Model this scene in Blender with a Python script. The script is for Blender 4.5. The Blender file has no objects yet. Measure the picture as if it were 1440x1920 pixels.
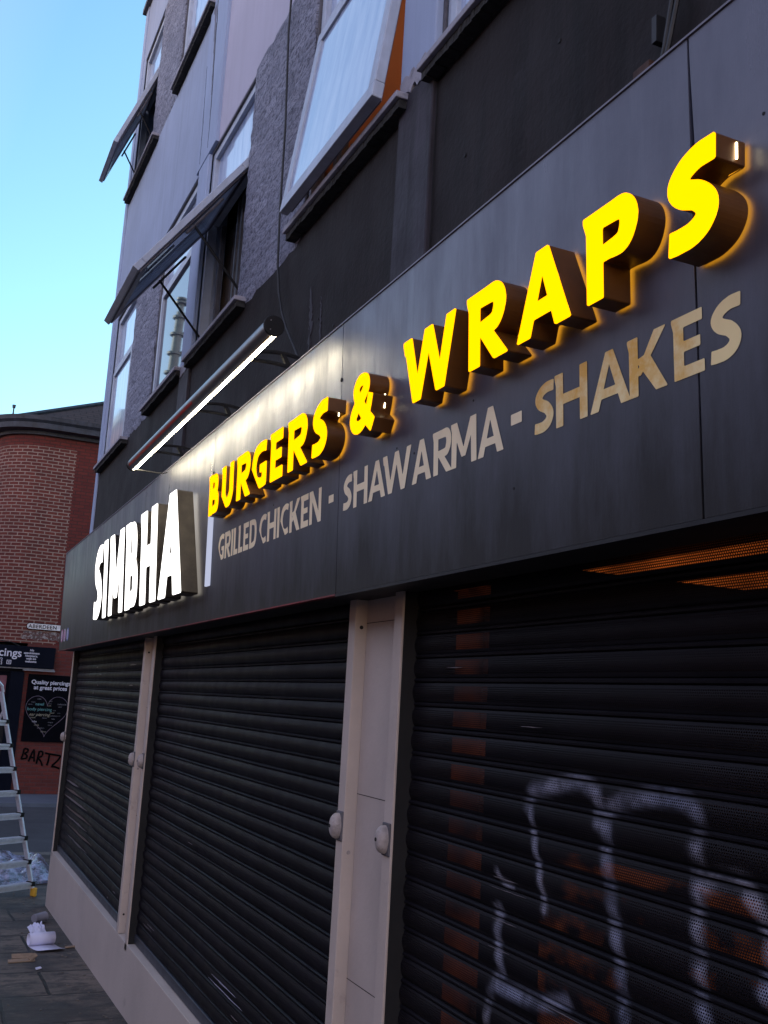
import bpy, bmesh, math, random
import numpy as np
from mathutils import Matrix, Vector
from mathutils.geometry import tessellate_polygon
random.seed(7)
rad = math.radians
scn = bpy.context.scene
col = scn.collection

# ------------------------------------------------------------ camera
cam_d = bpy.data.cameras.new("camera"); cam = bpy.data.objects.new("camera", cam_d); col.objects.link(cam)
RX = Vector((0.90794981, -0.12636117, -0.39957477))
RY = Vector((-0.41559282, -0.14876334, -0.89730267))
RZ = Vector((0.05394214, 0.98076619, -0.18758444))
cam.matrix_world = Matrix(((RX.x, RX.y, RX.z, 0), (RY.x, RY.y, RY.z, 0), (RZ.x, RZ.y, RZ.z, 1.6), (0, 0, 0, 1)))
cam_d.sensor_fit = 'VERTICAL'; cam_d.sensor_height = 24; cam_d.lens = 23.75
cam_d.clip_start = 0.05; cam_d.clip_end = 2000
scn.camera = cam

# ------------------------------------------------------------ sky, sun, exposure
SUN_EL, SUN_AZ = 17.0, 46.0           # azimuth: degrees from +Y towards +X (behind the shop row)
w = bpy.data.worlds.new("World"); scn.world = w; w.use_nodes = True
nt = w.node_tree; bg = nt.nodes["Background"]
sky = nt.nodes.new("ShaderNodeTexSky"); sky.sky_type = 'NISHITA'; sky.sun_disc = False
sky.sun_elevation = rad(SUN_EL); sky.sun_rotation = rad(SUN_AZ)
sky.air_density = 1.0; sky.dust_density = 0.2; sky.ozone_density = 1.0
# sky tinted cyan behind the row; unseen street side boosted and reddened to brighten the facade
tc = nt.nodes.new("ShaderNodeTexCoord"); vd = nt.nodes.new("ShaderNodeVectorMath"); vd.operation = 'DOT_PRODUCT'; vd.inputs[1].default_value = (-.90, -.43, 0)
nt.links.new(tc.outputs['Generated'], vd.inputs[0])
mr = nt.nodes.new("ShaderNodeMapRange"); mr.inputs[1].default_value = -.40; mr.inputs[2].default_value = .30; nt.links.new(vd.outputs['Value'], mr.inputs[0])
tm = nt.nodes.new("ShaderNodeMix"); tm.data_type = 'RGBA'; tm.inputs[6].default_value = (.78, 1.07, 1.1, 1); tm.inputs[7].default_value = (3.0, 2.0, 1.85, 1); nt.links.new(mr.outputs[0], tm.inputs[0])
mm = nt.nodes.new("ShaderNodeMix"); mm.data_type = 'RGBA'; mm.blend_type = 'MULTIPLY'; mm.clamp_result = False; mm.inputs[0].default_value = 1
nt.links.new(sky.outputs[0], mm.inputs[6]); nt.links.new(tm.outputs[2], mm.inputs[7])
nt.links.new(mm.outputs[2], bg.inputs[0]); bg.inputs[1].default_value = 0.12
sd = bpy.data.lights.new("sun", 'SUN'); sd.energy = 2.0; sd.angle = rad(0.5); sd.color = (1, .9, .78)
sun = bpy.data.objects.new("sun", sd); col.objects.link(sun)
sdir = Vector((math.sin(rad(SUN_AZ)) * math.cos(rad(SUN_EL)), math.cos(rad(SUN_AZ)) * math.cos(rad(SUN_EL)), math.sin(rad(SUN_EL))))
sun.rotation_euler = sdir.to_track_quat('Z', 'Y').to_euler(); sun.location = sdir * 60
scn.view_settings.view_transform = 'Standard'; scn.view_settings.look = 'None'
scn.view_settings.exposure = 1.2; scn.view_settings.gamma = 1.0
scn.view_settings.use_curve_mapping = False
scn.render.resolution_x = 768; scn.render.resolution_y = 1024
scn.cycles.transparent_max_bounces = 16

# ------------------------------------------------------------ materials
def nodes(name):
    m = bpy.data.materials.new(name); m.use_nodes = True
    t = m.node_tree; return m, t, t.nodes["Principled BSDF"]
def N(t, k, **kw):
    n = t.nodes.new("ShaderNode" + k)
    for a, b in kw.items(): setattr(n, a, b)
    return n
def mix(t, fac, a, b, mode='MIX'):
    n = N(t, 'Mix', data_type='RGBA', blend_type=mode)
    for sock, v in ((n.inputs[0], fac), (n.inputs[6], a), (n.inputs[7], b)):
        if hasattr(v, 'is_output'): t.links.new(v, sock)
        else: sock.default_value = (v if isinstance(v, (int, float)) else tuple(v) + (1,) * (4 - len(v)))
    return n.outputs[2]
def ramp(t, src, a, b, lo=0.0, hi=1.0):
    n = N(t, 'MapRange'); t.links.new(src, n.inputs[0])
    n.inputs[1].default_value = a; n.inputs[2].default_value = b; n.inputs[3].default_value = lo; n.inputs[4].default_value = hi
    return n.outputs[0]
def coord(t, scale=(1, 1, 1), uv=False):
    c = N(t, 'TexCoord'); mp = N(t, 'Mapping'); mp.inputs['Scale'].default_value = scale
    t.links.new(c.outputs['UV' if uv else 'Object'], mp.inputs[0]); return mp.outputs[0]
def noise(t, vec, sc, det=5, rough=.6):
    n = N(t, 'TexNoise'); n.inputs['Scale'].default_value = sc; n.inputs['Detail'].default_value = det; n.inputs['Roughness'].default_value = rough
    t.links.new(vec, n.inputs['Vector']); return n.outputs['Fac']
def bump(t, p, src, strength, dist):
    b = N(t, 'Bump'); b.inputs['Strength'].default_value = strength; b.inputs['Distance'].default_value = dist
    t.links.new(src, b.inputs['Height'])
    if p.inputs['Normal'].links: t.links.new(p.inputs['Normal'].links[0].from_socket, b.inputs['Normal'])
    t.links.new(b.outputs[0], p.inputs['Normal'])
def simple(name, c, rough=.6, metal=0., var=.25, sc=3., bmp=.0, bsc=60, streak=0., spec=.5, dirt=None, dscale=1.2, dlo=.55, dhi=.75):
    m, t, p = nodes(name)
    p.inputs['Roughness'].default_value = rough; p.inputs['Metallic'].default_value = metal
    p.inputs['Specular IOR Level'].default_value = spec
    v = coord(t)
    f = noise(t, v, sc)
    lo = [x * (1 - var) for x in c]; hi = [min(1, x * (1 + var)) for x in c]
    o = mix(t, ramp(t, f, .3, .7), lo, hi)
    if streak:
        f2 = noise(t, coord(t, (6, 6, .35)), 2.2, 6, .7)
        o = mix(t, ramp(t, f2, .45, .75, 0, streak), o, [x * .35 for x in c])
        f4 = noise(t, coord(t, (9, 9, .5)), 3.1, 6, .7)
        o = mix(t, ramp(t, f4, .55, .8, 0, streak * .7), o, [min(1, x * 1.9) for x in c])
    if dirt:
        f3 = noise(t, v, dscale, 8, .7)
        o = mix(t, ramp(t, f3, dlo, dhi), o, dirt)
    t.links.new(o, p.inputs['Base Color'])
    t.links.new(ramp(t, noise(t, v, sc * 2.7), .2, .8, max(0, rough - .08), min(1, rough + .1)), p.inputs['Roughness'])
    if bmp: bump(t, p, noise(t, v, bsc, 3), bmp, .004)
    return m
def emit(name, c, s):
    m, t, p = nodes(name)
    e = N(t, 'Emission'); e.inputs[0].default_value = (*c, 1); e.inputs[1].default_value = s
    t.links.new(e.outputs[0], t.nodes['Material Output'].inputs[0]); t.nodes.remove(p); return m
def glassmat(name, tint=(.8, .88, .95), refl=1.45, rough=.01, alpha=.85):
    m, t, p = nodes(name); out = t.nodes['Material Output']
    tr = N(t, 'BsdfTransparent'); tr.inputs[0].default_value = (*tint, 1)
    gl = N(t, 'BsdfGlossy'); gl.inputs['Roughness'].default_value = rough
    fr = N(t, 'Fresnel'); fr.inputs[0].default_value = refl
    mx = N(t, 'MixShader'); t.links.new(fr.outputs[0], mx.inputs[0]); t.links.new(tr.outputs[0], mx.inputs[1]); t.links.new(gl.outputs[0], mx.inputs[2])
    df = N(t, 'BsdfDiffuse'); df.inputs[0].default_value = (.35, .38, .45, 1)
    m2 = N(t, 'MixShader'); m2.inputs[0].default_value = alpha; t.links.new(df.outputs[0], m2.inputs[1]); t.links.new(mx.outputs[0], m2.inputs[2])
    t.links.new(m2.outputs[0], out.inputs[0]); return m

M = {}
M['render'] = simple('lavender_render', (.33, .39, .52), .8, var=.10, sc=1.5, bmp=.25, bsc=120, streak=.22, spec=.25)
M['render_pink'] = simple('pinkish_render', (.47, .455, .55), .8, var=.06, sc=1.2, bmp=.15, bsc=120, streak=.1, spec=.25)
M['render_blue'] = simple('bluish_render', (.34, .41, .56), .8, var=.07, sc=1.5, bmp=.2, bsc=120, streak=.15, spec=.25)
M['darkwall'] = simple('dark_masonry_paint', (.014, .0105, .0105), .8, var=.35, sc=1.6, bmp=.6, bsc=38, streak=1., spec=.28, dirt=(.030, .026, .030), dscale=3.5, dlo=.6, dhi=.8)
M['darkpil'] = simple('dark_weathered_paint', (.036, .032, .042), .7, var=.35, sc=3, bmp=.5, bsc=40, streak=1., spec=.3)
M['sill'] = simple('painted_sill', (.30, .29, .33), .7, var=.2, sc=9, bmp=.4, dirt=(.05, .05, .06), dscale=9)
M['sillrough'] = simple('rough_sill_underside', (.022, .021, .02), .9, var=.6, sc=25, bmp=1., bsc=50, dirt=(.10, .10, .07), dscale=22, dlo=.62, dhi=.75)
M['frame'] = simple('window_frame_metal', (.40, .45, .54), .45, var=.12, sc=10, bmp=.1, streak=.25)
M['framedark'] = simple('grimy_frame_edge', (.085, .08, .09), .6, var=.35, sc=14, bmp=.4)
M['rebate'] = simple('sash_rebate_metal', (.17, .16, .20), .5, var=.2, sc=12, streak=.3)
M['gap'] = simple('black_gap', (.006, .006, .007), .8)
M['orange'] = simple('orange_room_wall', (.46, .18, .075), .8, var=.05, sc=2)
M['curtain'] = simple('brown_curtain', (.13, .10, .085), .8, var=.25, sc=4)
M['room'] = simple('dim_room_wall', (.03, .028, .028), .9)
M['glass'] = glassmat('clear_glass', alpha=.80)
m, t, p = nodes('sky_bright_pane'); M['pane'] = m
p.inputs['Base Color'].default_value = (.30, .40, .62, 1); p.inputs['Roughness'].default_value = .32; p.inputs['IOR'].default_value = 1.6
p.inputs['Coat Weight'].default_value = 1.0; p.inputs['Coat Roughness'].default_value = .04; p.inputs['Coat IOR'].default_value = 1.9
o = mix(t, ramp(t, noise(t, coord(t, (6, 6, .7)), 2.2, 7), .35, .68), (.20, .29, .52), (.52, .60, .76)); t.links.new(o, p.inputs['Base Color'])  # sky reflection painted into the base colour as pale blue streaks
m, t, p = nodes('mirror_pane'); M['mirrorpane'] = m
p.inputs['Base Color'].default_value = (.05, .06, .09, 1); p.inputs['Roughness'].default_value = .02; p.inputs['IOR'].default_value = 2.6

def brickmat(name, c1, c2, mortar, bw=.225, bh=.075, uv=True, ms=.012, bmp=.6, offset=.5, rough=.85, sq=1.):
    m, t, p = nodes(name); p.inputs['Roughness'].default_value = rough; p.inputs['Specular IOR Level'].default_value = .25
    v = coord(t, uv=uv)
    # wobble the courses a little
    nz = N(t, 'TexNoise'); nz.inputs['Scale'].default_value = 3.; t.links.new(v, nz.inputs['Vector'])
    ad = N(t, 'VectorMath', operation='MULTIPLY_ADD'); t.links.new(nz.outputs['Color'], ad.inputs[0]); ad.inputs[1].default_value = (.02, .012, 0); t.links.new(v, ad.inputs[2])
    b = N(t, 'TexBrick'); b.offset = offset; b.squash = sq; t.links.new(ad.outputs[0], b.inputs['Vector'])
    b.inputs['Scale'].default_value = 1; b.inputs['Brick Width'].default_value = bw; b.inputs['Row Height'].default_value = bh
    b.inputs['Mortar Size'].default_value = ms; b.inputs['Mortar Smooth'].default_value = .2; b.inputs['Bias'].default_value = 0
    b.inputs['Color1'].default_value = (*c1, 1); b.inputs['Color2'].default_value = (*c2, 1); b.inputs['Mortar'].default_value = (*mortar, 1)
    f = noise(t, v, 2.2, 8, .7)
    o = mix(t, ramp(t, f, .3, .7, .1, .9), b.outputs[0], mix(t, .5, b.outputs[0], (.03, .015, .015)))
    f2 = noise(t, v, 30, 4); o = mix(t, ramp(t, f2, .35, .7, 0, .35), o, [x * .4 for x in c1])
    t.links.new(o, p.inputs['Base Color'])
    bump(t, p, b.outputs['Fac'], bmp, -.008); bump(t, p, f2, .3, .004)
    return m
M['brick'] = brickmat('red_brick_pale_mortar', (.19, .042, .030), (.12, .028, .023), (.36, .26, .21))
M['brickdark'] = brickmat('red_brick_dark_mortar', (.19, .035, .026), (.14, .026, .022), (.085, .03, .025))
M['bricklow'] = brickmat('red_brick_low_wall', (.21, .04, .03), (.14, .03, .025), (.13, .05, .045))

# split-face painted blockwork between the windows
m, t, p = nodes('painted_split_face_tile'); M['tile'] = m
v = coord(t, uv=True); p.inputs['Roughness'].default_value = .8; p.inputs['Specular IOR Level'].default_value = .3
b = N(t, 'TexBrick'); b.offset = .5; t.links.new(v, b.inputs['Vector']); b.inputs['Scale'].default_value = 1
b.inputs['Brick Width'].default_value = .22; b.inputs['Row Height'].default_value = .10; b.inputs['Mortar Size'].default_value = .004; b.inputs['Mortar Smooth'].default_value = .3
b.inputs['Color1'].default_value = (.36, .37, .46, 1); b.inputs['Color2'].default_value = (.25, .26, .33, 1); b.inputs['Mortar'].default_value = (.17, .175, .22, 1)
f = noise(t, coord(t, (1, 1.8, 1), uv=True), 24, 7, .75); f2 = noise(t, v, 2.2, 6, .7)
o = mix(t, ramp(t, f, .40, .52), (.10, .105, .15), b.outputs[0]); o = mix(t, ramp(t, f2, .5, .8, 0, .6), o, (.34, .35, .44)); t.links.new(o, p.inputs['Base Color'])
bump(t, p, b.outputs['Fac'], .5, -.008); bump(t, p, f, 1., .022); bump(t, p, noise(t, v, 60, 3), .4, .004)

# fascia panel: dark satin aluminium sheet, rain streaked, dirty at the bottom edge, darker over the lower half
m, t, p = nodes('dark_fascia_sheet'); M['fascia'] = m
c = N(t, 'TexCoord'); sx = N(t, 'SeparateXYZ'); t.links.new(c.outputs['Object'], sx.inputs[0])
z = sx.outputs[2]
st = noise(t, coord(t, (2.4, 2.4, .5)), 2.6, 9, .72); st2 = noise(t, coord(t, (7, 7, .9)), 3, 8, .75); bl = noise(t, coord(t), 2.2, 8, .7)
o = mix(t, ramp(t, bl, .3, .7), (.068, .073, .106), (.102, .107, .145))
o = mix(t, ramp(t, st2, .55, .8, 0, .14), o, (.15, .145, .18))
# darkens the lower half, its upper edge following the streak noise
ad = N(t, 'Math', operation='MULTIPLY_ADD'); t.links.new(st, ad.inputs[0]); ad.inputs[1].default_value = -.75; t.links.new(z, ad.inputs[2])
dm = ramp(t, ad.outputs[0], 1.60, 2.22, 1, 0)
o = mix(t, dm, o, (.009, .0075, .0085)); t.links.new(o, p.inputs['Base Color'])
p.inputs['Metallic'].default_value = .12; p.inputs['Specular IOR Level'].default_value = .55
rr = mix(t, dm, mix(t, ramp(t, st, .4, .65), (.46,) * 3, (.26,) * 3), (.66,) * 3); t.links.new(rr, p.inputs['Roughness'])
bump(t, p, st, .14, .006); bump(t, p, noise(t, coord(t), 1.1, 2, .4), .35, .03); bump(t, p, noise(t, coord(t, (12, 12, 1.5)), 2.5, 6, .7), .22, .003); bump(t, p, noise(t, coord(t), 160, 3), .14, .001)
M['fasciaback'] = simple('fascia_backing', (.01, .01, .012), .7)
M['redtrim'] = simple('faded_red_trim', (.16, .012, .018), .6, var=.5, sc=8, dirt=(.03, .02, .022), dscale=3, dlo=.52, dhi=.66)
M['gold'] = simple('gold_vinyl', (.95, .72, .34), .5, var=.12, sc=5, dirt=(.80, .44, .06), dscale=3.5, dlo=.5, dhi=.62)
M['cream'] = simple('cream_vinyl', (.95, .80, .52), .6, var=.06, sc=12, dirt=(.42, .22, .05), dscale=5, dlo=.66, dhi=.8)
M['yellow'] = emit('yellow_lit_face', (1.0, .375, 0.0), 1.1)
M['white'] = emit('white_lit_face', (1.0, .97, .93), 1.4)
M['halo_y'] = emit('amber_back_light', (1.0, .40, .015), 2.2)
M['halo_w'] = emit('white_back_light', (1.0, .90, .74), .8)
M['ret_y'] = simple('amber_brown_return', (.115, .040, .003), .42, metal=.1, var=.25, sc=9, spec=.6)
M['ret_w'] = simple('brushed_grey_return', (.055, .046, .036), .35, metal=.5, var=.3, sc=14)
M['slit'] = emit('light_leak', (1, .85, .55), 4.)
M['beige'] = simple('beige_painted_metal', (.46, .39, .345), .55, var=.10, sc=3, bmp=.2, spec=.4, dirt=(.22, .17, .15), dscale=5, dlo=.58, dhi=.82)
M['plinth'] = simple('pinkish_plinth_paint', (.46, .40, .36), .7, var=.09, sc=1.5, bmp=.3, bsc=60, spec=.35, streak=.05, dirt=(.20, .17, .15), dscale=3.2, dlo=.62, dhi=.85)
M['lock'] = simple('cast_lock_cover', (.33, .29, .28), .55, var=.3, sc=30, bmp=.3, dirt=(.12, .10, .09), dscale=25, dlo=.55, dhi=.7)
M['shut'] = simple('black_shutter_lath', (.0042, .0036, .0062), .55, var=.4, sc=4, spec=.12, dirt=(.0085, .0075, .011), dscale=2.5)
M['shutrail'] = simple('shutter_bottom_rail', (.03, .036, .05), .4, var=.2, sc=5)
M['alu'] = simple('ladder_aluminium', (.66, .66, .72), .35, metal=.6, var=.12, sc=20)
M['blackplastic'] = simple('black_plastic', (.006, .006, .007), .6, spec=.25)
M['yellowplastic'] = simple('yellow_rubber', (.60, .33, .03), .6)
M['tube'] = simple('grey_lamp_housing', (.16, .155, .17), .32, metal=.7, var=.1, sc=8)
M['tubered'] = simple('red_lamp_stripe', (.35, .012, .012), .35)
M['strip'] = emit('lamp_diffuser', (1., .88, .62), 17.)
M['slate'] = brickmat('slate_roof', (.060, .045, .042), (.040, .032, .032), (.012, .011, .012), bw=.3, bh=.16, ms=.012, bmp=1.)
M['lead'] = simple('dark_lead_eaves', (.030, .034, .048), .6, var=.5, sc=6, bmp=.6, bsc=20, streak=.8)
M['navy'] = simple('navy_signboard', (.004, .005, .011), .8, var=.15, spec=.08)
M['blackposter'] = simple('black_poster', (.003, .003, .005), .9, spec=.05)
M['whitepaint'] = simple('white_lettering', (.55, .52, .60), .6, var=.05)
M['signwhite'] = simple('street_sign_white', (.68, .64, .64), .5, var=.12, sc=9)
M['inkblack'] = simple('black_paint', (.004, .0035, .004), .9, spec=.05)
M['teal'] = simple('teal_lettering', (.10, .26, .27), .6); M['tan'] = simple('tan_lettering', (.30, .26, .19), .6)
M['mauve'] = simple('mauve_outline', (.15, .11, .15), .6); M['greytext'] = simple('grey_lettering', (.14, .13, .15), .6)
M['paper'] = simple('white_paper', (.62, .62, .78), .7, var=.05, sc=10)
M['card'] = simple('brown_cardboard', (.26, .18, .12), .8, var=.2, sc=20)
M['rust'] = simple('rusty_steel', (.05, .022, .014), .8, var=.4, sc=20, bmp=.6)
M['cable'] = simple('black_cable', (.008, .008, .01), .6)
M['amber'] = emit('amber_interior_light', (1., .26, .04), .17)
M['amberdim'] = emit('dim_amber_interior_light', (1., .24, .06), .045)
for _k, _c, _s in (('amber', (1., .20, .03), .13), ('amberdim', (1., .20, .05), .015)):
    m, t, p = nodes('patchy_' + _k + '_light'); M[_k] = m; p.inputs['Base Color'].default_value = (.02, .01, .008, 1); p.inputs['Emission Color'].default_value = (*_c, 1)
    t.links.new(ramp(t, noise(t, coord(t), 5 if _k == 'amberdim' else 2.5, 4, .6), .36, .66, .10 * _s, 1.25 * _s), p.inputs['Emission Strength'])
m, t, p = nodes('clutter_glow'); M['amberpatch'] = m; p.inputs['Base Color'].default_value = (.02, .01, .008, 1); p.inputs['Emission Color'].default_value = (1., .22, .05, 1)
t.links.new(ramp(t, noise(t, coord(t, (1, 2.2, 4.)), 1.7, 5, .6), .50, .60, 0, .026), p.inputs['Emission Strength'])
M['flue'] = simple('grey_flue_steel', (.12, .15, .14), .5, metal=.2)

# pavement: worn riven flagstones
m, t, p = nodes('worn_flagstones'); M['flags'] = m
v = coord(t); p.inputs['Specular IOR Level'].default_value = .35
mp = N(t, 'Mapping'); mp.inputs['Location'].default_value = (-.20, -6.60, 0); t.links.new(v, mp.inputs[0])
nz = N(t, 'TexNoise'); nz.inputs['Scale'].default_value = 2.; t.links.new(v, nz.inputs['Vector'])
ad = N(t, 'VectorMath', operation='MULTIPLY_ADD'); t.links.new(nz.outputs['Color'], ad.inputs[0]); ad.inputs[1].default_value = (.05, .05, 0); t.links.new(mp.outputs[0], ad.inputs[2])
b = N(t, 'TexBrick'); b.offset = .37; t.links.new(ad.outputs[0], b.inputs['Vector']); b.inputs['Scale'].default_value = 1
b.inputs['Brick Width'].default_value = .88; b.inputs['Row Height'].default_value = .65; b.inputs['Mortar Size'].default_value = .013; b.inputs['Mortar Smooth'].default_value = .4
b.inputs['Color1'].default_value = (.16, .125, .10, 1); b.inputs['Color2'].default_value = (.11, .088, .072, 1); b.inputs['Mortar'].default_value = (.010, .009, .008, 1)
f1 = noise(t, v, 1.6, 9, .72); f2 = noise(t, coord(t, (1.6, 2.6, 1)), 3.2, 9, .75); f3 = noise(t, v, 60, 3)
o = mix(t, ramp(t, f1, .40, .56, 0, .85), b.outputs[0], (.026, .022, .021)); o = mix(t, ramp(t, f2, .48, .6, 0, .75), o, (.022, .019, .019))
o = mix(t, ramp(t, f3, .66, .75, 0, .5), o, (.20, .19, .17)); t.links.new(o, p.inputs['Base Color'])
t.links.new(ramp(t, f1, .3, .7, .75, .55), p.inputs['Roughness'])
bump(t, p, b.outputs['Fac'], 1., -.012); bump(t, p, f2, .6, .02); bump(t, p, f3, .3, .004)
M['asphalt'] = simple('asphalt', (.045, .045, .052), .85, var=.25, sc=.8, bmp=.6, bsc=90, dirt=(.03, .03, .035), dscale=.6)
M['kerb'] = simple('kerb_stone', (.12, .105, .09), .85, var=.3, sc=4, bmp=.6, bsc=30)
M['setts'] = brickmat('stone_setts', (.10, .085, .07), (.07, .06, .055), (.02, .02, .02), bw=.25, bh=.14, uv=False)
M['farpave'] = simple('far_pavement', (.10, .11, .14), .8, var=.15, sc=1.5, bmp=.3)
M['ground'] = simple('far_ground', (.05, .05, .055), .9)

# ------------------------------------------------------------ mesh helpers
def link(name, verts, faces, mat, parent=None, smooth=False, uvs=None):
    me = bpy.data.meshes.new(name); me.from_pydata([tuple(v) for v in verts], [], faces); me.update()
    bm = bmesh.new(); bm.from_mesh(me); bmesh.ops.recalc_face_normals(bm, faces=bm.faces); bm.to_mesh(me); bm.free()
    mats = mat if isinstance(mat, (list, tuple)) else [mat]
    for x in mats: me.materials.append(M[x] if isinstance(x, str) else x)
    if smooth:
        for p_ in me.polygons: p_.use_smooth = True
    if uvs:
        uv = me.uv_layers.new(name='UVMap')
        for l in me.loops: uv.data[l.index].uv = uvs(me.vertices[l.vertex_index].co, l.vertex_index)
    o = bpy.data.objects.new(name, me); col.objects.link(o)
    if parent: o.parent = parent; o.matrix_parent_inverse = parent.matrix_world.inverted()
    return o
class MB:
    def __init__(s): s.v = []; s.f = []
    def add(s, vs, fs):
        n = len(s.v); s.v += [tuple(x) for x in vs]; s.f += [tuple(i + n for i in q) for q in fs]; return s
    def box(s, x0, x1, y0, y1, z0, z1):
        vs = [(x, y, z) for x in (x0, x1) for y in (y0, y1) for z in (z0, z1)]
        return s.add(vs, [(0, 1, 3, 2), (4, 6, 7, 5), (0, 4, 5, 1), (2, 3, 7, 6), (0, 2, 6, 4), (1, 5, 7, 3)])
    def obox(s, o, a, b, c):  # corner + three edge vectors
        o, a, b, c = map(Vector, (o, a, b, c))
        vs = [o + i * a + j * b + k * c for i in (0, 1) for j in (0, 1) for k in (0, 1)]
        return s.add(vs, [(0, 1, 3, 2), (4, 6, 7, 5), (0, 4, 5, 1), (2, 3, 7, 6), (0, 2, 6, 4), (1, 5, 7, 3)])
    def prism(s, prof, a, b):  # profile points (list of Vector) moved by a..b offsets
        n = len(prof); a = Vector(a); b = Vector(b)
        vs = [Vector(q) + a for q in prof] + [Vector(q) + b for q in prof]
        fs = [(i, (i + 1) % n, n + (i + 1) % n, n + i) for i in range(n)] + [tuple(range(n))[::-1], tuple(range(n, 2 * n))]
        return s.add(vs, fs)
    def tube(s, pts, r, n=8):
        pts = [Vector(q) for q in pts]; rings = []
        for i, q in enumerate(pts):
            d = (pts[min(i + 1, len(pts) - 1)] - pts[max(i - 1, 0)]).normalized()
            up = Vector((0, 0, 1)) if abs(d.z) < .9 else Vector((1, 0, 0))
            a = d.cross(up).normalized(); b_ = d.cross(a)
            rr = r[i] if isinstance(r, (list, tuple)) else r
            rings.append([q + rr * (math.cos(2 * math.pi * k / n) * a + math.sin(2 * math.pi * k / n) * b_) for k in range(n)])
        vs = [x for g in rings for x in g]; fs = []
        for i in range(len(pts) - 1):
            for k in range(n): fs.append((i * n + k, i * n + (k + 1) % n, (i + 1) * n + (k + 1) % n, (i + 1) * n + k))
        fs += [tuple(range(n))[::-1], tuple(range((len(pts) - 1) * n, len(pts) * n))]
        return s.add(vs, fs)
    def link(s, name, mat, parent=None, bev=0, **k):
        o = link(name, s.v, s.f, mat, parent, **k)
        if bev:
            md = o.modifiers.new('bevel', 'BEVEL'); md.width = bev; md.segments = 2; md.limit_method = 'ANGLE'
        return o
def tag(o, label=None, cat=None, group=None, kind=None):
    for k, v in (('label', label), ('category', cat), ('group', group), ('kind', kind)):
        if v: o[k] = v
    return o
def empty(name, loc, label, cat, group=None):
    o = bpy.data.objects.new(name, None); o.location = loc; o.empty_display_size = .1; col.objects.link(o)
    o.matrix_world = Matrix.Translation(loc)
    return tag(o, label, cat, group)
def copy_tree(o, parent=None):
    c = o.copy(); col.objects.link(c); c.parent = parent
    if parent: c.matrix_parent_inverse = o.matrix_parent_inverse.copy()
    for ch in list(o.children): copy_tree(ch, c)
    return c
def uvYZ(co, i): return (co.y, co.z)
def uvXZ(co, i): return (co.x, co.z)

# ------------------------------------------------------------ ground
def gz(y): return -.14 - .0285 * y          # pavement falls away from the camera
KY = 14.7
def slab(name, x0, x1, ys, zf, mat, d=.0):
    vs = []; fs = []
    for y in ys: vs += [(x0, y, zf(y)), (x1, y, zf(y))]
    for i in range(len(ys) - 1): fs.append((2 * i, 2 * i + 1, 2 * i + 3, 2 * i + 2))
    return link(name, vs, fs, mat)
ROADZ = gz(KY) - .12
tag(slab('ground', -900, 900, [-900, 900], lambda y: ROADZ - .45 if y < 0 else ROADZ - .40, 'ground'), kind='structure')
def rz(y): return gz(y) - .12 if y < KY else ROADZ
tag(slab('road', -11, -2.6, [-30, KY, 21.2, 60], rz, 'asphalt'), kind='structure')
mbx = MB(); 
mbx.add([(-2.6, KY, ROADZ), (60, KY, ROADZ), (60, 21.2, ROADZ), (-2.6, 21.2, ROADZ)], [(0, 1, 2, 3)])
tag(mbx.link('side_road', 'asphalt'), kind='structure')
tag(slab('pavement', -2.45, 1.9, [-30, 11.3, KY - .3], gz, 'flags'), kind='structure')
tag(slab('pavement_around_corner', 1.9, 60, [10.62, 11.3, KY - .3], gz, 'flags'), kind='structure')
k = MB()
k.box(-2.6, 60, KY - .3, KY, ROADZ - .1, gz(KY)); 
k.add([(-2.6, -30, gz(-30) + .002), (-2.45, -30, gz(-30) + .002), (-2.45, KY - .3, gz(KY - .3) + .002), (-2.6, KY - .3, gz(KY - .3) + .002), (-2.6, -30, gz(-30) - .3), (-2.6, KY - .3, gz(KY - .3) - .3)], [(0, 1, 2, 3), (0, 3, 5, 4)])
tag(k.link('kerb', 'kerb'), kind='structure')
s_ = MB(); s_.box(-2.6, 60, 21.2, 21.35, ROADZ - .1, ROADZ + .07)
s_.box(-2.6, 60, 21.35, 24, ROADZ - .1, ROADZ + .066)
tag(s_.link('far_pavement', 'farpave'), kind='structure')

# ------------------------------------------------------------ the shop building
W = 1.45
B = empty('shop_building', (3, 5, -.4), 'lavender and dark grey painted shop building with open windows above a lit fascia', 'building')
def bb(name, mat, boxes, uv=None, bev=0, parent=B):
    q = MB()
    for a in boxes: q.box(*a)
    return q.link(name, mat, parent, uvs=uv, bev=bev)
YN = -4.0; YE = 10.62; T = .16
bb('dark_wall', 'darkwall', [(W, W + T, YN, YE, 1.99, 3.83)])
bb('wall', 'render', [(W, W + T, 7.0, YE, 5.40, 6.76), (W, W + T, 6.90, YE, 8.42, 9.17), (W, W + T, 10.34, YE, 3.83, 5.40), (W, W + T, 10.34, YE, 6.76, 8.42), (W + .02, W + T, 9.22, 9.26, 3.83, 5.4)])
bb('wall', 'render_pink', [(W + .004, W + T, YN, 6.45, 5.40, 6.76), (W + .004, W + T, YN, 5.6, 6.76, 9.17), (W + .004, W + T, 5.6, 6.45, 8.42, 9.17)])
bb('pilaster', 'render_blue', [(W - .018, W + T, 6.45, 7.0, 5.41, 6.755)])
bb('pilaster', 'render_blue', [(W - .018, W + T, 6.45, 6.90, 6.76, 9.17)])
bb('pilaster', 'render_blue', [(W - .02, W + T, 6.62, 6.90, 3.86, 5.395)], bev=.006)
bb('pilaster', 'render_blue', [(W - .02, W + T, 2.99, 3.28, 3.97, 5.395)], bev=.006)
bb('pilaster', 'darkpil', [(W - .02, W + .02, 2.99, 3.28, 2.4, 3.90)], bev=.006)
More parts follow.
